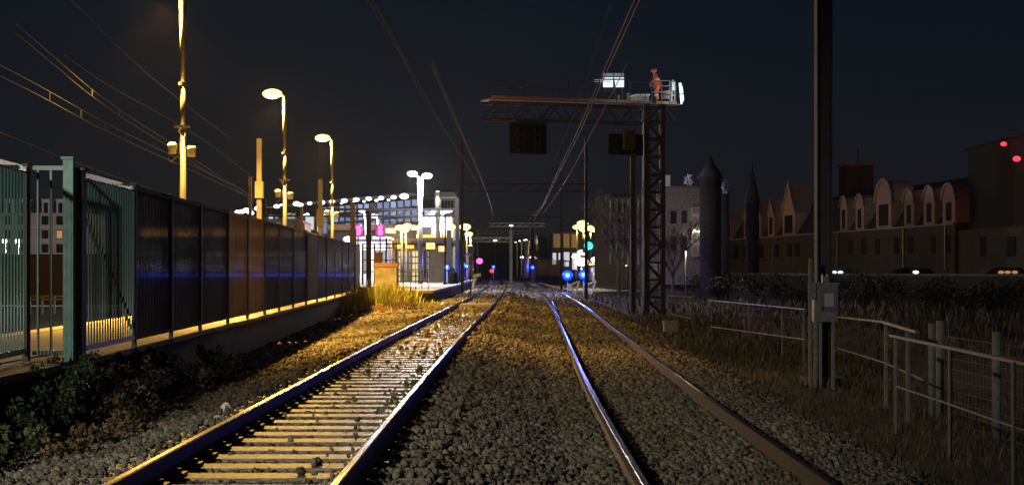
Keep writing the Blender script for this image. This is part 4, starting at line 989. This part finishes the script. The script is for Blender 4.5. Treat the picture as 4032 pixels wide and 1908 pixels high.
# parked cars behind parapet: only lights and rooflines show
def car(px, label, lights, col):
    d = Fp.d(px)+4; x = X(px, d); z = Z(1078, d); t = thing('parked_car', (x, d, z-.95), label, 'car', 'cars on the street behind the parapet')
    zb = z-.95; m = MB()
    pr = [(-2.1, .35), (2.1, .35), (2.15, .8), (1.2, .95), (.7, 1.35), (-.9, 1.38), (-1.6, .98), (-2.15, .85)]
    vs = [(x+a, d-.8, zb+b) for a, b in pr]+[(x+a, d+.8, zb+b) for a, b in pr]; n = len(pr)
    m.add(vs, [tuple(range(n)), tuple(range(2*n-1, n-1, -1))]+[(i, i+n, (i+1) % n+n, (i+1) % n) for i in range(n)]); m.build('body', col, t)
    for dx in (-1.3, 1.35):
        m = MB(); m.tube([(x+dx, d-.86, zb+.32), (x+dx, d-.6, zb+.32)], .32, 14); m.build('wheel', M['black'], t)
    for lx, e in lights:
        m = MB(); m.ball(P(lx, 1071, d-.9), (.2, .1, .1), 8, 6); m.build('headlight', E[e], t)
car(3295, 'dark car with two bluish white headlights behind the parapet', [(3284, 'tube'), (3309, 'tube')], M['hull'])
car(3605, 'dark car with one small white light behind the parapet', [(3606, 'warm')], M['black'])
car(3960, 'dark car with orange side lights near the right edge behind the parapet', [(3942, 'winor'), (3968, 'winor'), (3996, 'winor')], M['hull'])
# ------------------------------------------------------------------ signal gantry
GL, GR = 76.0, 80.5
Fg2 = Facade((X(1912, GL), GL), (X(2655, GR), GR), persp=True)
t = thing('signal_gantry', (X(2575, 79), 79, -.9), 'tall cantilever signal gantry with lit deck edge reaching over the tracks', 'signal gantry')
def dk(px, py, o=0): return Fg2.at(px, py)+Fg2.n*o
def deck_y(px): return np.interp(px, [1912, 2655], [387, 412])
segs = [(1912, 2073), (2077, 2243), (2247, 2400), (2404, 2540), (2556, 2608), (2613, 2638)]
for a, b in segs:
    m = MB(); p0, p1 = dk(a, deck_y(a), .7), dk(b, deck_y(b), .7); m.bar(p0, p1, .03, .15); m.build('toe_board', M['deck'], t)
m = MB(); a, b = dk(1912, deck_y(1912)+5, 0), dk(2655, deck_y(2655)+5, 0); m.bar(a, b, 1.35, .06); m.build('deck', M['steel_mid'], t)
# truss
m = MB(); L = 14
for o in (-.45, .45):
    for dz in (-.15, -1.0):
        m.bar(a+Fg2.n*o+Vector((0, 0, dz)), b+Fg2.n*o+Vector((0, 0, dz)), .1)
    for i in range(L):
        p0 = a.lerp(b, i/L)+Fg2.n*o; p1 = a.lerp(b, (i+1)/L)+Fg2.n*o
        m.bar(p0+Vector((0, 0, -.15 if i % 2 else -1)), p1+Vector((0, 0, -1 if i % 2 else -.15)), .05)
m.build('truss', M['pole_dark'], t)
# mast lattice
m = MB(); xl, xr = X(2542, 79), X(2608, 79); zt = dk(2600, deck_y(2600)+5).z-.1
for yy in (78.6, 79.5):
    for xx in (xl, xr): m.bar((xx, yy, -1), (xx, yy, zt), .26 if xx == xl else .22)
n = 12; H = (zt+1)/n
for i in range(n):
    z0 = -1+i*H; s = i % 2
    for yy in (78.6, 79.5): m.bar((xl if s else xr, yy, z0), (xr if s else xl, yy, z0+H), .11); m.bar((xl, yy, z0), (xr, yy, z0), .09)
    for xx in (xl, xr): m.bar((xx, 78.6 if s else 79.5, z0), (xx, 79.5 if s else 78.6, z0+H), .09)
m.build('lattice_mast', M['pole_dark'], t)
m = MB(); m.bar((X(2492, 78), 78, -.9), (X(2492, 78), 78, Z(600, 78)), .27, .2); m.build('side_leg', M['pole_dark'], t)
m = MB(); m.bar((X(2484, 77.8), 77.8, -.9), (X(2484, 77.8), 77.8, Z(880, 77.8)), .05); m.build('conduit', M['concpost'], t)
# ladder
m = MB(); lx = X(2575, 78.3)
for s in (-.22, .22): m.bar((lx+s, 78.3, -.8), (lx+s, 78.3, zt), .04)
k = -.6
while k < zt: m.bar((lx-.22, 78.3, k), (lx+.22, 78.3, k), .025); k += .3
m.build('ladder', M['pole_dark'], t)
# guard rails
m = MB()
for px in list(range(1916, 2640, 60)): m.bar(dk(px, deck_y(px)+4, .68), dk(px, deck_y(px)-76, .68), .035)
for k in (76, 40): m.bar(dk(1916, deck_y(1916)-k, .68), dk(2380, deck_y(2380)-k, .68), .03)
m.bar(dk(2456, deck_y(2456)-76, .68), dk(2540, deck_y(2540)-76, .68), .03)
m.build('guard_rail', M['pole_dark'], t)
m = MB()
for px in (2540, 2578, 2610): m.bar(dk(px, deck_y(px)+2, .72), dk(px, 322, .72), .045)
for py in (324, 345, 368): m.bar(dk(2540, py, .72), dk(2610, py, .72), .035)
m.build('cage', M['steel_mid'], t)
# signal heads below
for x0, x1, y0, y1 in ((2008, 2152, 484, 606), (2396, 2530, 528, 610)):
    f = Facade((X(x0, 77.5), 77.5), (X(x1, 78.2), 78.2)); m = MB(); m.fb(f, x0, y0, x1, y1, 0, .1); hd = m.build('signal_head', M['black'], t)
    xm = (x0+x1)/2; m = MB()
    for px in (x0+28, x1-28): m.bar(f.at(px, y0), dk(px, deck_y(px)+70), .08)
    m.build('hanger', M['pole_dark'], hd)
    for px in (xm-34, xm+30):
        for py in (y0+30, y0+66, y0+100):
            if py > y1-12: continue
            m = MB(); q = f.at(px, py)+f.n*.02; m.smooth = True; m.tube([q, q+f.n*.35], [.17, .17], 12, cap=False); m.tube([q, q+f.n*.03], .15, 12); m.build('hood', M['black'], hd)
f = Facade((X(2440, 77), 77), (X(2500, 77.2), 77.2)); m = MB(); m.fb(f, 2452, 515, 2494, 590, .3, .3); m.build('equipment_plate', M['rust'], t)
# equipment on the deck
t = thing('equipment_case', dk(2520, 404), 'pale grey slatted equipment case on the gantry deck', 'case')
f = Fg2; m = MB(); m.fb(f, 2497, 377, 2544, 404, .3, .8); m.build('body', M['panelgrey'], t)
m = MB(); m.fb(f, 2495, 373, 2510, 380, .35, .9); m.fb(f, 2514, 373, 2546, 379, .35, .9); m.build('lid', M['white'], t)
m = MB()
for py in (386, 393): m.fb(f, 2514, py, 2540, py+2, .33, .02)
m.build('vent', M['black'], t)
for px, py, lab in ((2425, 379, 'short thick stub post on the gantry deck'), (2462, 370, 'thin knobbed stub post on the gantry deck')):
    t = thing('stub_post', dk(px, 404), lab, 'post'); m = MB(); m.tube([dk(px, 404, .3), dk(px, py+6, .3)], .05, 8); m.build('shaft', M['pole_grey'], t)
    m = MB(); m.ball(dk(px, py+4, .3), (.09, .09, .08), 8, 6); m.build('knob', M['pole_grey'], t)
# bright panel, its white put in as emission
t = thing('bright_panel', dk(2405, 404), 'bright white glowing panel in a dark cross frame above the gantry', 'light panel')
for x0, x1 in ((2366, 2403), (2408, 2446)):
    m = MB(); m.fb(f, x0, 318, x1, 346, .3, .06); m.build('screen', E['panel'], t)
    m = MB(); m.fb(f, x0, 308, x1, 312.5, .3, .06); m.build('screen', E['panel'], t)
    m = MB(); m.fb(f, x0, 291, x1, 304, .3, .06); m.build('upper_screen', E['panel2'], t)
m = MB(); m.fb(f, 2364, 304.5, 2449, 307.5, .34, .1); m.fb(f, 2364, 313, 2449, 317, .34, .1); m.fb(f, 2403.5, 312, 2407.5, 349, .34, .1); m.fb(f, 2364, 346.5, 2449, 350, .34, .1); m.build('frame', M['black'], t)
m = MB(); m.bar(dk(2372, 350, .28), dk(2372, 404, .28), .05); m.bar(dk(2441, 350, .28), dk(2441, 404, .28), .05); m.build('leg', M['pole_dark'], t)
m = MB(); m.bar(dk(2330, 317, .3), dk(2362, 317, .3), .04); m.bar(dk(2330, 324, .3), dk(2362, 325, .3), .03); m.fb(f, 2352, 316, 2363, 327, .33, .08); m.build('arm', M['white'], t)
point('panel_light', dk(2405, 335, 1.2), 30, (.8, .93, 1), .4, t)
# white curved tube lamp with stand
t = thing('tube_lamp', dk(2650, 414), 'curved white tube lamp at the right end of the gantry', 'work lamp')
m = MB(); m.smooth = True; m.tube([dk(2646, 333, .8), dk(2650, 350, .8), dk(2653, 375, .8)], [.06, .09, .1], 10); m.tube([dk(2653, 379, .8), dk(2655, 398, .8), dk(2652, 416, .8)], [.1, .1, .04], 10); m.build('tube', E['tube'], t)
m = MB(); m.bar(dk(2648, 328, .6), dk(2655, 376, .6), .04); m.bar(dk(2655, 376, .6), dk(2652, 418, .6), .04); m.build('bracket', M['black'], t)
point('tube_light', dk(2625, 365, 1.6), 60, (.8, .9, 1), .25, t)
t = thing('tool_rack', dk(2630, 414), 'bluish metal rack with tools beside the orange worker', 'rack')
m = MB(); m.bar(dk(2628, 410, .4), dk(2634, 318, .4), .07); m.bar(dk(2642, 410, .4), dk(2640, 325, .4), .05)
for py in (326, 350, 378, 398): m.bar(dk(2627, py, .4), dk(2643, py, .4), .06)
m.build('frame', M['panelgrey'], t)
m = MB(); m.fb(f, 2628, 328, 2640, 360, .5, .08); m.build('pouch', M['white'], t)
m = MB(); m.fb(f, 2604, 360, 2622, 375, .5, .3); m.fb(f, 2600, 378, 2622, 392, .45, .3); m.build('tool_bag', M['boxpaint'], t)

# worker
def skin_chain(name, chains, material, parent, root=0, sub=2):
    """chains: verts list of (x,z,y,r) relative to feet; edges implicit"""
    vs, es, rs = chains
    me = bpy.data.meshes.new(name); me.from_pydata(vs, es, []); me.update(); me.materials.append(material)
    o = bpy.data.objects.new(name, me); COL.objects.link(o); o.parent = parent
    sk = o.modifiers.new('skin', 'SKIN'); layer = me.skin_vertices[0] if me.skin_vertices else None
    if layer is None:
        bpy.context.view_layer.objects.active = o; me.attributes; 
    if not me.skin_vertices:
        import bmesh; b = bmesh.new(); b.from_mesh(me); b.verts.layers.skin.verify(); b.to_mesh(me); b.free()
    for i, r in enumerate(rs):
        v = me.skin_vertices[0].data[i]; v.radius = (r, r) if not isinstance(r, tuple) else r; v.use_root = (i == root)
    o.modifiers.new('sub', 'SUBSURF').levels = sub; o.modifiers['sub'].render_levels = sub
    return o
base = dk(2582, 404, .15)
t = thing('person', base, 'person in orange workwear standing bent on top of the gantry', 'person')
# local coords: x right, y away, z up. faces left (-x), leaning forward
body_v = [(0, 0, .93), (-.03, 0, 1.12), (-.08, 0, 1.36), (-.12, 0, 1.47), (-.17, -.02, 1.62),  # pelvis..head
          (-.08, .19, 1.40), (-.16, .24, 1.12), (-.3, .2, .95), (-.33, .19, .88),   # far arm
          (-.08, -.19, 1.40), (-.2, -.25, 1.14), (-.36, -.2, .98), (-.40, -.2, .92),  # near arm
          (0, .1, .88), (-.03, .12, .48), (.04, .12, .08), (-.12, .13, .04),
          (0, -.1, .88), (-.05, -.13, .48), (.03, -.14, .08), (-.13, -.15, .04)]
body_e = [(0, 1), (1, 2), (2, 3), (3, 4), (2, 5), (5, 6), (6, 7), (7, 8), (2, 9), (9, 10), (10, 11), (11, 12), (0, 13), (13, 14), (14, 15), (15, 16), (0, 17), (17, 18), (18, 19), (19, 20)]
body_r = [.15, .135, .16, .06, .105, .06, .045, .032, .035, .06, .045, .032, .035, .09, .06, .04, .035, .09, .06, .04, .035]
# fingers
for hnd in (8, 12):
    bx, by, bz = body_v[hnd]
    for k in range(5):
        i = len(body_v); ln = (.05, .07, .08, .075, .06)[k]
        off = (-.02 if k else .01, (k-2)*.016, -.02)
        body_v.append((bx+off[0]-.01, by+off[1], bz+off[2])); body_v.append((bx+off[0]-.02, by+off[1]*1.2, bz-ln)); body_e += [(hnd, i), (i, i+1)]; body_r += [.009, .008]
skin_chain('body', (body_v, body_e, body_r), M['skin'], t)
jv = body_v[:4]+[body_v[5], body_v[6], body_v[7], body_v[9], body_v[10], body_v[11]]
je = [(0, 1), (1, 2), (2, 3), (2, 4), (4, 5), (5, 6), (2, 7), (7, 8), (8, 9)]
skin_chain('jacket', (jv, je, [.19, .17, .205, .09, .095, .075, .055, .095, .075, .055]), M['orange'], t)
tv = [body_v[0], body_v[13], body_v[14], body_v[15], body_v[17], body_v[18], body_v[19]]
skin_chain('trousers', (tv, [(0, 1), (1, 2), (2, 3), (0, 4), (4, 5), (5, 6)], [.175, .125, .09, .075, .125, .09, .075]), M['orange'], t)
m = MB(); hx, hy, hz = -.17, -.02, 1.66; m.ball(base+Vector((hx, hy, hz)), (.15, .13, .12), 14, 8); m.box(base+Vector((hx-.12, hy, hz-.02)), (.12, .18, .02)); m.build('hard_hat', M['helmet'], t)
m = MB(); m.ball(base+Vector((hx-.115, hy, 1.60)), (.022, .018, .03), 6, 5)
for s in (-1, 1): m.ball(base+Vector((hx-.095, hy+s*.035, 1.635)), .014, 6, 5); m.ball(base+Vector((hx+.01, hy+s*.105, 1.61)), (.02, .012, .03), 6, 5)
m.box(base+Vector((hx-.1, hy, 1.56)), (.02, .05, .008)); m.build('face', M['skin'], t)
for s in (.13, -.14):
    m = MB(); m.ball(base+Vector((-.05, s, .06)), (.15, .06, .06), 10, 6); m.tube([base+Vector((.03, s, .04)), base+Vector((.03, s, .22))], .06, 10); m.build('boot', M['boot'], t)
for zz, s in ((.42, 1), (.3, -1)): pass
m = MB(); m.tube([base+Vector((-.045, -.13, .34)), base+Vector((-.045, -.13, .40))], .095, 14); m.tube([base+Vector((-.03, .12, .34)), base+Vector((-.03, .12, .40))], .095, 14); m.build('reflective_band', M['white'], t)
m = MB(); m.tube([base+Vector((-.045, 0, 1.16)), base+Vector((-.05, 0, 1.21))], .19, 16); m.build('waist_band', M['white'], t)

# ------------------------------------------------------------------ right verge: mast, cabinet, railing, fences
d = 30.5; x = X(3242, d); t = thing('catenary_mast', (x, d, -.95), 'very tall dark steel mast rising out of the picture behind the cabinet', 'mast')
m = MB()
for s in (-1, 1): m.box((x+s*.14, d, 4.5), (.03, .30, 11))
m.box((x, d, 4.5), (.25, .02, 11)); m.build('shaft', M['pole_mast'], t)
m = MB(); m.box((x, d, -.86), (.8, .8, .2)); m.build('foundation', M['conc_dark'], t)
d = 29.6; t = thing('trackside_cabinet', (X(3250, d), d, -.9), 'weathered beige cabinet on thin legs at the foot of the tall mast', 'cabinet')
x0, x1 = X(3206, d), X(3299, d); zt, zb = Z(1120, d), Z(1266, d)
m = MB(); m.b2(x0, x1, d, d+.28, zb, zt); m.build('body', M['boxpaint'], t)
m = MB(); m.b2(x0+.11, x1-.03, d-.025, d-.002, zb+.2, zt-.1); dd = m.build('door', M['steel_mid'], t)
m = MB(); m.b2(x0+.19, x1-.09, d-.045, d-.027, zb+.30, zt-.17); m.build('window', M['panelgrey'], dd)
m = MB(); m.b2(x0-.02, x1+.02, d-.04, d+.3, zt, zt+.04); m.box(((x0+x1)/2, d+.1, zt+.1), (.12, .12, .12)); m.box(((x0+x1)/2-.05, d+.1, zt+.17), (.03, .08, .06)); m.box(((x0+x1)/2+.05, d+.1, zt+.17), (.03, .08, .06)); m.build('top', M['boxpaint'], t)
m = MB(); m.b2(x0+.05, x1-.03, d-.012, d, zb+.03, zb+.15); m.build('label_plate', M['concpost'], t)
m = MB(); m.b2(x0+.14, x0+.18, d-.05, d-.025, zb+.22, zb+.30); m.build('handle', M['iron'], t)
for px, w in ((3215, .06), (3235, .05), (3284, .06)):
    m = MB(); m.bar((X(px, d), d+.1, -.95), (X(px, d), d+.1, zb), w); m.build('leg', M['concpost'], t)
m = MB(); m.bar((X(3188, d), d-.05, -.95), (X(3188, d), d-.05, Z(1018, d)), .055); m.b2(X(3180, d), X(3210, d), d-.08, d-.03, Z(1180, d), Z(1110, d)); m.build('side_post', M['concpost'], t)
# metal handrail
t = thing('handrail', (5.3, 18.6, -.8), 'near metal handrail of angle-iron posts on the grassy verge', 'railing')
def hp(px, py, d): return P(px, py, d)
m = MB(); m.bar(hp(3507, 1320, 21.6), hp(3740, 1368, 18.6), .05, .035); m.bar(hp(3740, 1368, 18.6), hp(4032, 1430, 15.9), .05, .035); m.bar(hp(4032, 1430, 15.9), hp(4500, 1530, 13), .05, .035); m.build('top_rail', M['steel_mid'], t)
m = MB(); m.bar(hp(3529, 1518, 21.4), hp(3738, 1588, 18.6), .035, .02); m.bar(hp(3738, 1588, 18.6), hp(4000, 1680, 15.9), .035, .02); m.bar(hp(4000, 1680, 15.9), hp(4500, 1850, 13), .035, .02); m.build('mid_rail', M['steel_mid'], t)
for px, yt, d in ((3525, 1330, 21.4), (3738, 1372, 18.6), (3990, 1425, 15.9)):
    for q in (0, 12): 
        m = MB(); m.bar((X(px+q, d), d+q*.004, -1.0), (X(px+q, d), d+q*.004, Z(yt, d)), .02 if q else .028); m.build('post', M['steel_mid'], t)
# second rail behind
t = thing('handrail', (6.1, 25, -.8), 'farther low metal handrail between the cabinet and the near handrail', 'railing')
m = MB(); m.bar(hp(3294, 1246, 29), hp(3477, 1266, 25.3), .035, .03); m.bar(hp(3477, 1266, 25.3), hp(3611, 1306, 22.6), .06, .04); m.build('top_rail', M['steel_mid'], t)
m = MB(); m.bar(hp(3300, 1370, 29), hp(3480, 1425, 25.3), .02, .02); m.bar(hp(3480, 1425, 25.3), hp(3640, 1495, 22.6), .025, .02); m.build('mid_rail', M['steel_mid'], t)
for px, yt, d in ((3489, 1275, 25.2), (3575, 1300, 23.5)):
    m = MB(); m.bar((X(px, d), d, -1), (X(px, d), d, Z(yt, d)), .055, .03); m.build('post', M['steel_mid'], t)
# concrete posts + mesh
t = thing('mesh_fence', (6.7, 22, -.9), 'wire mesh fence on round weathered posts behind the handrail', 'fence')
for px, yt, d, r in ((3668, 1273, 24.4, .052), (3702, 1262, 23.5, .068), (3924, 1306, 21, .062), (4180, 1360, 18.8, .062)):
    m = MB(); m.smooth = True; m.tube([(X(px, d), d, -1), (X(px, d), d, Z(yt, d))], r, 12); m.build('post', M['concpost'], t)
me_ = MB(); pts_ = [(3702, 23.5), (3924, 21), (4180, 18.8)]
for (pa, da), (pb, db) in zip(pts_[:-1], pts_[1:]):
    A1 = Vector((X(pa, da), da+.08, 0)); B1 = Vector((X(pb, db), db+.08, 0)); n = 16
    for k in range(n+1):
        q = A1.lerp(B1, k/n); me_.bar(q+Vector((0, 0, -.9)), q+Vector((0, 0, .38)), .004)
    for k in range(9):
        zz = -.9+k*.16; me_.bar(A1+Vector((0, 0, zz)), B1+Vector((0, 0, zz)), .004)
me_.build('wire_mesh', M['steel_mid'], t)
# far low railing near gantry foot
t = thing('handrail', (8, 60, -.9), 'low pale handrail at the foot of the gantry mast', 'railing')
m = MB(); m.bar(P(2632, 1162, 62), P(2727, 1170, 59), .035); m.build('top_rail', M['concpost'], t)
m = MB(); m.bar(P(2645, 1236, 62), P(2722, 1253, 59), .03); m.build('mid_rail', M['concpost'], t)
for px, d in ((2632, 62), (2727, 59)):
    m = MB(); m.bar((X(px, d), d, -1), P(px, 1163, d), .03); m.build('post', M['steel_mid'], t)
t = thing('handrail', (12, 50, -.9), 'very dim handrail stretching toward the cabinet', 'railing')
m = MB(); m.bar(P(2790, 1181, 56), P(3170, 1217, 34), .025); m.build('top_rail', M['steel_mid'], t)
m = MB(); m.bar(P(2800, 1285, 50), P(3170, 1335, 34), .02); m.build('mid_rail', M['steel_mid'], t)
for px in (2800, 2950, 3080, 3165):
    d = 56-(px-2790)*.058; m = MB(); m.bar((X(px, d), d, -1), P(px, 1181+(px-2790)*.095, d), .03); m.build('post', M['steel_mid'], t)
t = thing('guy_wire', P(3010, 1280, 40), 'slanting stay from the verge up behind the tall mast', 'stay')
m = MB(); m.tube([P(3010, 1290, 40), P(3060, 850, 37)], .018, 5); m.build('cable', M['pole_grey'], t)
m = MB(); m.bar(P(3010, 1300, 40), P(3011, 1280, 40), .08); m.build('anchor', M['iron'], t)
m = MB(); q = P(2640, 1285, 47); m.box(q, (.42, .35, .3)); m.box(q+Vector((0, 0, .16)), (.48, .4, .04)); tag(m.build('junction_box', M['boxpaint']), 'low olive trackside box in front of the gantry mast', 'box')

# ------------------------------------------------------------------ vegetation
def blades(m, x, y, z, h, rnd, w=.012):
    a = rnd.uniform(0, 6.28); l = rnd.uniform(.1, .5)*h; dx, dy = math.cos(a), math.sin(a); hh = h*rnd.uniform(.6, 1.2)
    px_, py_ = -dy*w, dx*w
    m.add([(x-px_, y-py_, z), (x+px_, y+py_, z), (x+dx*l*.4+px_*.7, y+dy*l*.4+py_*.7, z+hh*.6), (x+dx*l, y+dy*l, z+hh), (x+dx*l*.4-px_*.7, y+dy*l*.4-py_*.7, z+hh*.6)], [(0, 1, 2, 4), (4, 2, 3)])
rnd = random.Random(12)
m = MB()
for _ in range(9000):
    y = 12+rnd.random()**1.3*60; x = float(cR(y))+rnd.uniform(2.2, 6.5)
    if math.sin(x*2.1)+math.sin(y*1.1+x)+rnd.uniform(-1, 1) < -.2 and y < 40: continue
    blades(m, x, y, -.98+max(0, (2.9-(x-float(cR(y))))*.25), rnd.uniform(.08, .34), rnd, .006+y*.00028)
for _ in range(7000):
    y = 36+rnd.random()*85; x = float(cR(y))+rnd.uniform(3, 24)
    blades(m, x, y, -1.12, rnd.uniform(.2, .7), rnd, .02+y*.0003)
for _ in range(8000):
    y = 11+rnd.random()**1.5*32; x = float(cR(y))+rnd.uniform(2.0, 7.0); dx_ = x-float(cR(y))
    blades(m, x, y, float(np.interp(dx_, [1.8, 2.7, 4, 7], [-.55, -.85, -.95, -.97]))-.02, rnd.uniform(.05, .2), rnd, .006+y*.00025)
setting(m.build('verge_grass', M['grassd']), 'stuff', 'dim rough grass on the verge right of the tracks', 'grass')
m = MB()
for _ in range(4200):
    cx, cy, rx, ryy = rnd.choice([(-6.2, 66, .9, 3.0), (-5.7, 67, .8, 3), (-5.0, 69, .6, 2), (-6.5, 62, .5, 3), (-6.0, 71, .9, 1.5)])
    x = cx+rnd.gauss(0, .5)*rx; y = cy+rnd.gauss(0, .6)*ryy; blades(m, x, y, -.35, rnd.uniform(.3, 1.15), rnd, .022)
setting(m.build('tall_grass', M['grassy']), 'stuff', 'sodium-lit tall yellow grass in front of the cream pillar', 'grass')
m = MB()
for _ in range(900):
    x = rnd.uniform(-5.5, -3.2); y = rnd.uniform(60, 73); blades(m, x, y, -.3, rnd.uniform(.1, .35), rnd, .02)
setting(m.build('low_grass', M['grassy']), 'stuff', 'short yellow grass along the platform foot', 'grass')
# bramble and dry weeds by the wall
def bramble(spots, label, mt, seed, leaf):
    rn = random.Random(seed); c = spots[0]
    t = thing('weed_bush', (c[0], c[1], -.35), label, 'bush', 'weeds along the dark wall')
    m = MB(); st = MB()
    for (x, y, z, r) in spots:
        for _ in range(10):
            a = rn.uniform(0, 6.28); e_ = (x+math.cos(a)*r*.8, y+math.sin(a)*r*.8, z+r*rn.uniform(.2, 1.0))
            st.tube([(x+rn.uniform(-.1, .1), y, -.42), ((x+e_[0])/2, (y+e_[1])/2, e_[2]*.6-.1), e_], [.007, .005, .003], 4, cap=False)
            leafcloud(m, e_, (r*.32, r*.36, r*.3), 26, leaf, rn)
        leafcloud(m, (x, y, z), (r, r*1.3, r*.75), 170, leaf, rn)
    st.build('stem', M['bark'], t); m.build('foliage', M[mt], t)
bramble([(-4.75, 15.4, -.1, .34), (-4.8, 16.2, .05, .32), (-4.9, 17.2, .12, .3), (-4.85, 14.6, -.15, .3)], 'green bramble climbing the wall below the pale green post', 'leaf', 1, .035)
bramble([(-4.6, 13.3, -.25, .24), (-4.45, 12.6, -.3, .22), (-4.55, 14.0, -.22, .25)], 'low green weeds nearest the camera by the dark wall', 'leaf', 2, .035)
bramble([(-4.55, 18.3, -.05, .3), (-4.3, 17.2, -.15, .28), (-4.65, 19.5, -.05, .3), (-4.2, 16.2, -.2, .24)], 'brown dried weeds in the middle of the wall bank', 'leafb', 3, .03)
bramble([(-4.6, 21.5, -.1, .3), (-4.3, 22.8, -.15, .28), (-4.7, 24.0, -.1, .28), (-4.3, 20.6, -.2, .25)], 'farther brown dried weeds where the lit gravel begins', 'leafb', 4, .032)
bramble([(-4.0, 14.5, -.25, .2), (-3.85, 15.4, -.25, .18), (-4.0, 13.6, -.27, .18)], 'small brown weeds at the gravel edge near the white scrap', 'leafb', 6, .028)
bramble([(-5.0, 20.8, .15, .16), (-5.05, 21.6, .1, .14)], 'small green tuft growing up to the lit coping', 'leaf', 8, .03)
# litter
x, y = X(890, 17.3), 17.3
m = MB(); m.smooth = True; m.tube([(x, y, -.2), (x, y, -.14), (x, y, -.105)], [.068, .062, .03], 12); tag(m.build('plastic_cup', M['litter']), 'white upturned plastic tub on the gravel left of the track', 'litter')
m = MB(); leafcloud(m, (X(550, 14.2), 14.2, -.25), (.05, .05, .02), 14, .03, random.Random(5)); tag(m.build('crumpled_wrapper', M['litter']), 'small crumpled pale wrapper in the gravel below the weeds', 'litter')
# rubble by pillar
rn = random.Random(9); g = 'rubble blocks by the platform foot'
for k, (x, y, s, lab) in enumerate([(-5.3, 60, .22, 'leftmost rubble block before the yellow grass'), (-4.6, 61.5, .3, 'biggest rubble block before the platform foot'), (-4.1, 62.2, .2, 'rubble block nearest the left rail'), (-5.0, 58.5, .16, 'smallest rubble block on the lit gravel')]):
    m = MB(); m.box((x, y, -.22+s*.3), (s*2.2, s*1.6, s), rz=rn.uniform(-.6, .6), rx=rn.uniform(-.15, .15)); m.box((x+s*.6, y+.1, -.22+s*.7), (s, s, s*.5), rz=rn.uniform(-1, 1), ry=.2); tag(m.build('rubble_block', M['brick']), lab, 'rubble', g)
m = MB(); m.ball((X(1748, 66), 66, -.15), (.14, .1, .1), 8, 6); m.box((X(1757, 66.4), 66.3, -.18), (.16, .1, .12), rz=.4); tag(m.build('white_stone', M['white']), 'white lump beside the left rail before the platform', 'stone')
m = MB(); m.tube([(-4.6, 61, -.2), (-3.9, 60, -.17), (-3.3, 60.5, -.18), (-2.4, 60, -.12)], .025, 6); tag(m.build('cable', M['black']), 'black cable lying from the rubble to the left rail', 'cable')

# ------------------------------------------------------------------ haze volume added to give the lamps halos
m = MB(); m.b2(-90, 110, -30, 420, -2.2, 32); hz = m.build('haze', []); setting(hz, 'stuff', 'thin haze added for halos round the lamps', 'haze')
hm = bpy.data.materials.new('haze'); hm.use_nodes = True; ht = hm.node_tree; ht.nodes.clear()
ho = ht.nodes.new('ShaderNodeOutputMaterial'); hv = ht.nodes.new('ShaderNodeVolumePrincipled'); hv.inputs['Color'].default_value = (.8, .82, .85, 1)
hv.inputs['Density'].default_value = .00007; hv.inputs['Anisotropy'].default_value = .6; ht.links.new(hv.outputs[0], ho.inputs['Volume']); hz.data.materials.append(hm)
